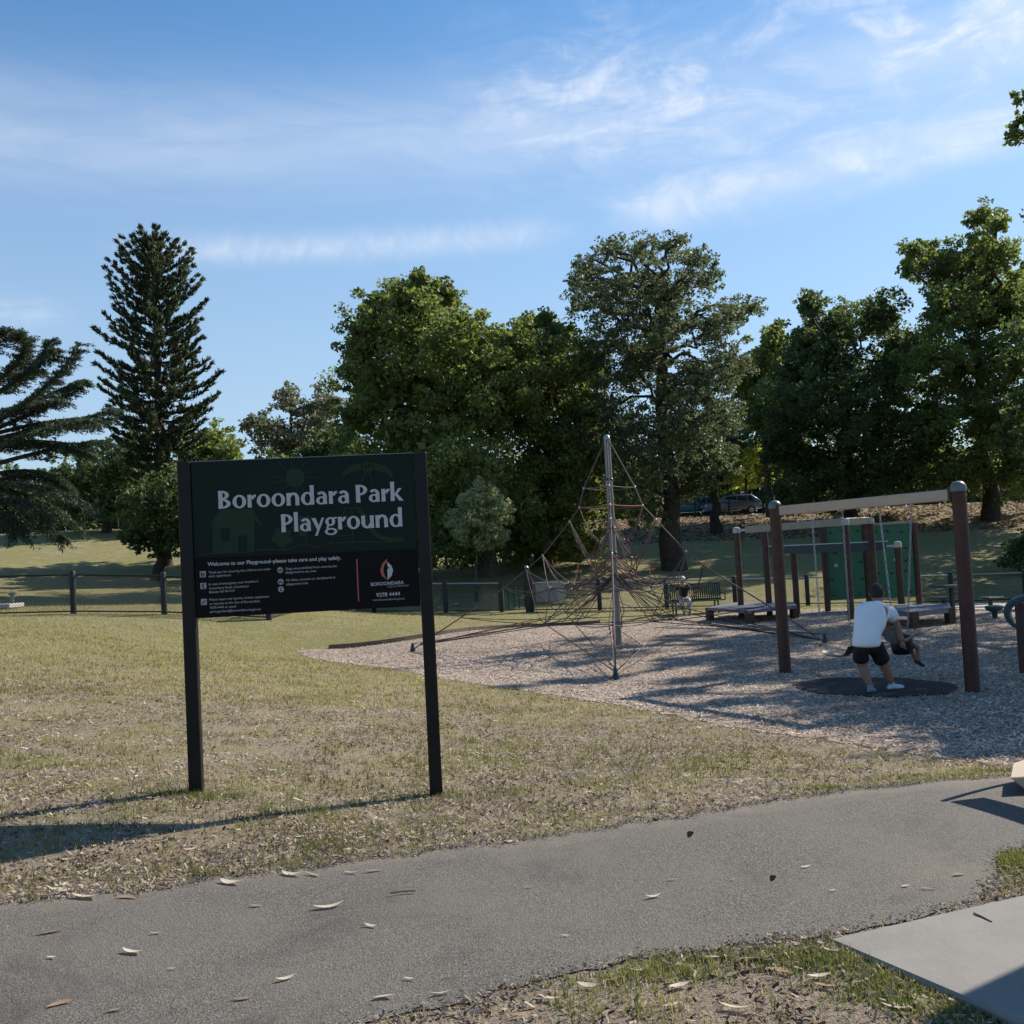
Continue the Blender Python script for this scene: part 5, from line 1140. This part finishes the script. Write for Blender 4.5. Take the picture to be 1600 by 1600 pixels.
# ------------------------------------------------------------------ ground cover
def pip(x, y, poly):
    ins = np.zeros(len(x), bool); p = np.asarray(poly); j = len(p)-1
    for i in range(len(p)):
        xi, yi = p[i]; xj, yj = p[j]
        c = ((yi > y) != (yj > y)) & (x < (xj-xi)*(y-yi)/(yj-yi+1e-12)+xi); ins ^= c; j = i
    return ins
bedpoly = np.concatenate([ba, bb[::-1]])
def in_path(x, y, m_=0.): return (y > np.interp(x, pa[:, 0], pa[:, 1])-m_) & (y < np.interp(x, pb[:, 0], pb[:, 1])+m_)
slabpoly = np.array(sc); matpoly = np.array([q[:2] for q in MATV])
rg = np.random.default_rng(77)
_ng = rg.random((128, 128))
def vn(x, y, s_):
    a = x/s_+500.; b = y/s_+500.; i = np.floor(a).astype(int); j = np.floor(b).astype(int); f1 = a-i; f2 = b-j; f1 = f1*f1*(3-2*f1); f2 = f2*f2*(3-2*f2)
    g = lambda p, q: _ng[p % 128, q % 128]
    return g(i, j)*(1-f1)*(1-f2)+g(i+1, j)*f1*(1-f2)+g(i, j+1)*(1-f1)*f2+g(i+1, j+1)*f1*f2
def scatter(n_, y0, y1, pw, xw=.62):
    t = rg.random(n_); y = (y0**pw+(y1**pw-y0**pw)*t)**(1/pw); x = rg.uniform(-1, 1, n_)*(y*xw+.4); return x, y
def grass_ok(x, y, m_=0.): return ~(in_path(x, y, m_) | pip(x, y, slabpoly) | pip(x, y, bedpoly))
def blades(x, y, h, wd, lean, r_=rg):
    n_ = len(x); z = gz(x, y); a = r_.uniform(0, 2*PI, n_); ln = lean*r_.uniform(.3, 1.2, n_); hh = h*r_.uniform(.5, 1.3, n_)
    px_, py_ = np.cos(a), np.sin(a); wx, wy = -py_*wd/2, px_*wd/2
    b0 = np.stack([x+wx, y+wy, z-.003], 1); b1 = np.stack([x-wx, y-wy, z-.003], 1)
    tp = np.stack([x+px_*hh*np.sin(ln), y+py_*hh*np.sin(ln), z+hh*np.cos(ln)], 1); v_ = np.stack([b0, b1, tp], 1).reshape(-1, 3); return v_, np.arange(3*n_).reshape(-1, 3)
def flats(x, y, ln, wd, zoff, tilt, r_=rg):
    n_ = len(x); z = gz(x, y)+zoff; a = r_.uniform(0, 2*PI, n_); nr = unit(np.stack([r_.normal(size=n_)*tilt, r_.normal(size=n_)*tilt, np.ones(n_)], 1)); t = np.stack([np.cos(a), np.sin(a), np.zeros(n_)], 1)
    t = unit(t-nr*(t*nr).sum(1, keepdims=True)); b = np.cross(nr, t); s_ = r_.uniform(.4, 1.4, (n_, 1)); c = np.stack([x, y, z+r_.uniform(0, .012, n_)], 1)
    v_ = np.stack([c-t*ln*s_/2-b*wd*s_/2*.6, c-t*ln*s_/2*.8+b*wd*s_/2, c+t*ln*s_/2+b*wd*s_/2*.5, c+t*ln*s_/2*.7-b*wd*s_/2], 1).reshape(-1, 3); return v_, np.arange(4*n_).reshape(-1, 4)
def stuff(name, vf, mt, label, cat):
    o = link(name, np_mesh(name, vf[0], vf[1], M[mt])); tag(o, label, cat, kind='stuff'); return o
# dry straw lying in the lawn
x, y = scatter(150000, 3.2, 17, .6); k = grass_ok(x, y, -.02) & (rg.random(len(x)) < .35+.65*vn(x, y, .35)); x, y = x[k], y[k]
stuff('dry_straw', blades(x, y, .040, .0045, 1.35), 'straw', 'dry straw coloured grass thatch over the lawn', 'dry grass')
x, y = scatter(160000, 3.2, 24, .5); k = grass_ok(x, y) & (rg.random(len(x)) < np.clip((vn(x, y, .55)*.6+vn(x+9, y, .22)*.4-.42)*4, .03, 1)*np.clip(.35+.06*(y-5), .35, 1)); x, y = x[k], y[k]
stuff('grass', blades(x, y, .050, .006, .75), 'dullblade', 'short dull green grass tufts in the worn lawn', 'grass')
x, y = scatter(120000, 3.2, 15, .5); dn = vn(x+31, y+7, .38)*.55+vn(x, y+3, .15)*.45; k = grass_ok(x, y, -.01) & (rg.random(len(x)) < np.clip((dn-.56)*6, 0, 1)); x, y = x[k], y[k]
stuff('green_grass', blades(x, y, .055, .0065, .6), 'blade', 'green grass tufts surviving in the dry lawn', 'grass')
nt_ = 5200; x, y = scatter(nt_, 4.5, 24, .55); k = grass_ok(x, y, .02) & (rg.random(nt_) < np.clip((vn(x+17, y+5, 1.3)-.30)*2.2, .06, 1)); x, y = x[k], y[k]
rep = 16; rad = np.repeat(rg.uniform(.02, .085, len(x)), rep); x = np.repeat(x, rep)+rg.normal(size=len(x)*rep)*rad; y = np.repeat(y, rep)+rg.normal(size=len(y)*rep)*rad; k = grass_ok(x, y)
stuff('grass_tufts', blades(x[k], y[k], .062, .009, .8), 'tuft', 'dark olive grass clumps dotted over the dry lawn', 'grass')
# greener wedges beside the slab and by the sign feet
def patch(cx, cy, rx, ry, n_): 
    a = rg.normal(size=(n_, 2))*.5; x = cx+a[:, 0]*rx; y = cy+a[:, 1]*ry; k = grass_ok(x, y, -.01); return x[k], y[k]
PX = [patch(*q) for q in [(-2.45, 7.93, .30, .14, 900), (-2.75, 7.95, .16, .1, 300), (-.75, 8.12, .35, .12, 700), (-1.0, 8.3, .2, .1, 300), (1.05, 4.35, .55, .14, 2600), (1.4, 4.05, .28, .25, 2600), (.4, 4.25, .35, .1, 1000), (1.6, 3.8, .2, .16, 1500), (2.75, 5.38, .30, .13, 3600), (3.1, 5.35, .4, .2, 3600), (3.4, 5.5, .4, .2, 3000), (-3.2, 5.65, .08, .05, 90), (-2.2, 6.1, .08, .05, 60), (-1.35, 6.6, .1, .05, 90), (3.0, 7.75, .5, .18, 1600), (3.8, 8.0, .5, .2, 2200), (2.2, 7.45, .5, .12, 700)]]
x = np.concatenate([q[0] for q in PX]); y = np.concatenate([q[1] for q in PX])
k = rg.random(len(x)) < np.clip((vn(x+3, y+8, .11)-.16)*2.6, .08, 1); x, y = x[k], y[k]
QX = [patch(*q) for q in [(2.72, 5.36, .32, .15, 9500), (3.15, 5.52, .40, .16, 8000), (2.5, 5.42, .14, .09, 1300)]]; x = np.concatenate([x]+[q[0] for q in QX]); y = np.concatenate([y]+[q[1] for q in QX])
stuff('lush_grass', blades(x, y, .038, .007, .95), 'blade', 'lush green grass beside the slab and the sign feet', 'grass')
x, y = scatter(150000, 3.2, 15, .45); k = grass_ok(x, y, -.03) & (rg.random(len(x)) < np.clip((vn(x+5, y+2, .6)-.2)*1.6, .05, 1)); x, y = x[k], y[k]
stuff('leaf_litter', flats(x, y, .036, .012, .006, .75), 'litter', 'brown bark and leaf litter over the bare ground', 'litter')
x, y = scatter(90000, 3.2, 18, .45); k = grass_ok(x, y, -.02) & (rg.random(len(x)) < np.clip((vn(x+51, y+12, .3)*.6+vn(x, y+40, .1)*.4-.42)*2.2, .02, .8)); x, y = x[k], y[k]
stuff('dark_litter', flats(x, y, .028, .014, .004, .6), 'deadleaf_dk', 'dark crumbled bark and dead leaves in the lawn', 'litter')
nw = 1300; x, y = scatter(nw, 4.4, 17, .8); k = grass_ok(x, y, .02); x, y = x[k], y[k]
stuff('pale_litter', flats(x, y, .060, .013, .010, .35), 'deadleaf', 'pale gum leaf fragments strewn over the lawn', 'litter')
# coarse lawn texture farther off
x, y = scatter(90000, 14, 40, .9, .6); k = grass_ok(x, y); x, y = x[k], y[k]
stuff('far_grass', blades(x, y, .06, .022, .9), 'dullblade', 'mown grass of the lawn towards the fence', 'grass')
# woodchips
x, y = scatter(240000, 8.5, 36, .8, .64); k = pip(x+rg.normal(size=len(x))*.16, y+rg.normal(size=len(x))*.16, bedpoly) & ~pip(x, y, matpoly); x, y = x[k], y[k]
v_, f_ = flats(x, y, .050, .017, .014, .4); stuff('woodchips', (v_, f_), 'chip', 'loose grey brown woodchips covering the playground', 'woodchips')
x = rg.uniform(1, 46, 16000); y = rg.uniform(60, 78.5, 16000); stuff('hill_leaf_litter', flats(x, y, .22, .14, .03, .35), 'hill_litter', 'fallen brown leaves over the slope below the road', 'leaf litter')
# crumbs of gravel along the path's broken edge
x = rg.uniform(-3.2, 3.6, 9000); e = rg.random(9000) < .35; y = np.where(e, np.interp(x, pa[:, 0], pa[:, 1]), np.interp(x, pb[:, 0], pb[:, 1]))+rg.normal(size=9000)*.045
k = ~pip(x, y, slabpoly); stuff('path_edge_grit', flats(x[k], y[k], .011, .008, .012, .5), 'grit', 'loose grit along the crumbling path edges', 'grit')

# ------------------------------------------------------------------ fallen leaves and twigs, each one its own
def leafmesh(i, mt):
    r_ = np.random.default_rng(i); n_ = 7; V_ = []; curv = r_.uniform(-.5, .5); lift = r_.uniform(.0, .3); tw = r_.uniform(-.25, .25)
    for k in range(n_):
        t = k/(n_-1); wd = .115*math.sin(PI*min(1, t*.97+.015))**.8; x = t-.5; yb = curv*(t-.5)**2; z = lift*(2*t-1)**2*.35
        V_ += [(x, yb+wd, z+wd*tw+.02), (x, yb, z), (x, yb-wd, z-wd*tw+.02)]
    f_ = []
    for k in range(n_-1):
        o = k*3; f_ += [(o, o+3, o+4, o+1), (o+1, o+4, o+5, o+2)]
    return np_mesh('fallen_leaf', V_, f_, M[mt], True)
LM = [leafmesh(i, 'deadleaf' if i % 3 else 'deadleaf_br') for i in range(9)]; LD = [leafmesh(i, 'deadleaf_dk') for i in range(20, 22)]
on_path = [(80,1460,.15),(82,1500,.07),(207,1492,.15),(245,1462,.08),(95,1572,.14),(447,1534,.11),(515,1421,.20),(580,1451,.10),(400,1419,.09),(380,1565,.11),(270,1518,.05),(600,1562,.11),(690,1557,.11),(826,1390,.06),(884,1466,.06),(1022,1405,.11),(1260,1358,.08),(1450,1392,.10),(1498,1370,.09),(1145,1378,.05),(1302,1395,.05),(1050,1378,.07),(180,1583,.08),(640,1534,.07),(1415,1388,.06),(520,1350,.05)]
on_verge = [(100,1343,.12),(100,1395,.22),(75,1402,.16),(135,1405,.22),(200,1405,.16),(360,1383,.20),(455,1370,.20),(480,1243,.09),(650,1312,.14),(335,1310,.06),(145,1332,.10),(490,1370,.14),(550,1367,.12),(585,1364,.14),(470,1310,.09),(800,1318,.12),(920,1240,.10),(1040,1210,.10),(730,1300,.09),(620,1225,.08),(300,1330,.14),(255,1345,.12),(1240,1247,.10),(1170,1236,.09),(860,1215,.09),(515,1207,.07),(420,1190,.07),(230,1180,.10)]
on_grass = [(1190,1502,.17),(1060,1545,.13),(1150,1580,.16),(1280,1530,.13),(1220,1521,.14),(1300,1490,.10),(1000,1521,.10),(920,1545,.12),(1290,1545,.12),(960,1535,.10),(860,1565,.12),(1110,1500,.10),(1400,1580,.14),(820,1590,.14),(1050,1575,.10)]
rl = np.random.default_rng(91)
def place(lst, label, group):
    for i, (a, b, s_) in enumerate(lst):
        s_ *= .78; p = onground(a, b); o = link('fallen_leaf', LM[(i*5+i//3) % 9]); o.location = (p[0], p[1], p[2]+.014+.004*s_); o.rotation_euler = (rl.uniform(-.08, .08), rl.uniform(-.06, .06), rl.uniform(-.6, .6)+(PI if i % 2 else 0)); o.scale = (s_, s_*rl.uniform(.8, 1.5), s_); tag(o, label, 'leaf', group)
place(on_path, 'pale dry gum leaf lying on the asphalt path', 'fallen leaves on the path'); place(on_verge, 'pale dry gum leaf lying on the bare verge beyond the path', 'fallen leaves on the verge'); place(on_grass, 'pale dry gum leaf lying in the grass nearer than the path', 'fallen leaves in the near grass')
for a, b, s_, lab in ((1207, 1381, .045, 'small dark curled leaf standing up on the middle of the path'), (1078, 1311, .055, 'dark leaf near the far edge of the path')):
    p = onground(a, b); o = link('dark_leaf', LD[0]); o.location = (p[0], p[1], p[2]+.03); o.rotation_euler = (.9, -.5, .5); o.scale = (s_, s_*2.6, s_); tag(o, lab, 'leaf')
for a, b, a2, b2, lab in ((1522, 1434, 1550, 1448, 'thin dark twig lying on the concrete slab'), (650, 1398, 610, 1402, 'thin pale twig lying across the far side of the path')):
    p, q = onground(a, b), onground(a2, b2); up = np.array([0, 0, .021]); tag(MB().tube([p+up, (p+q)/2+up+[0, .012, 0], q+up], .004, 5).build('twig', M['bark_grey']), lab, 'twig')
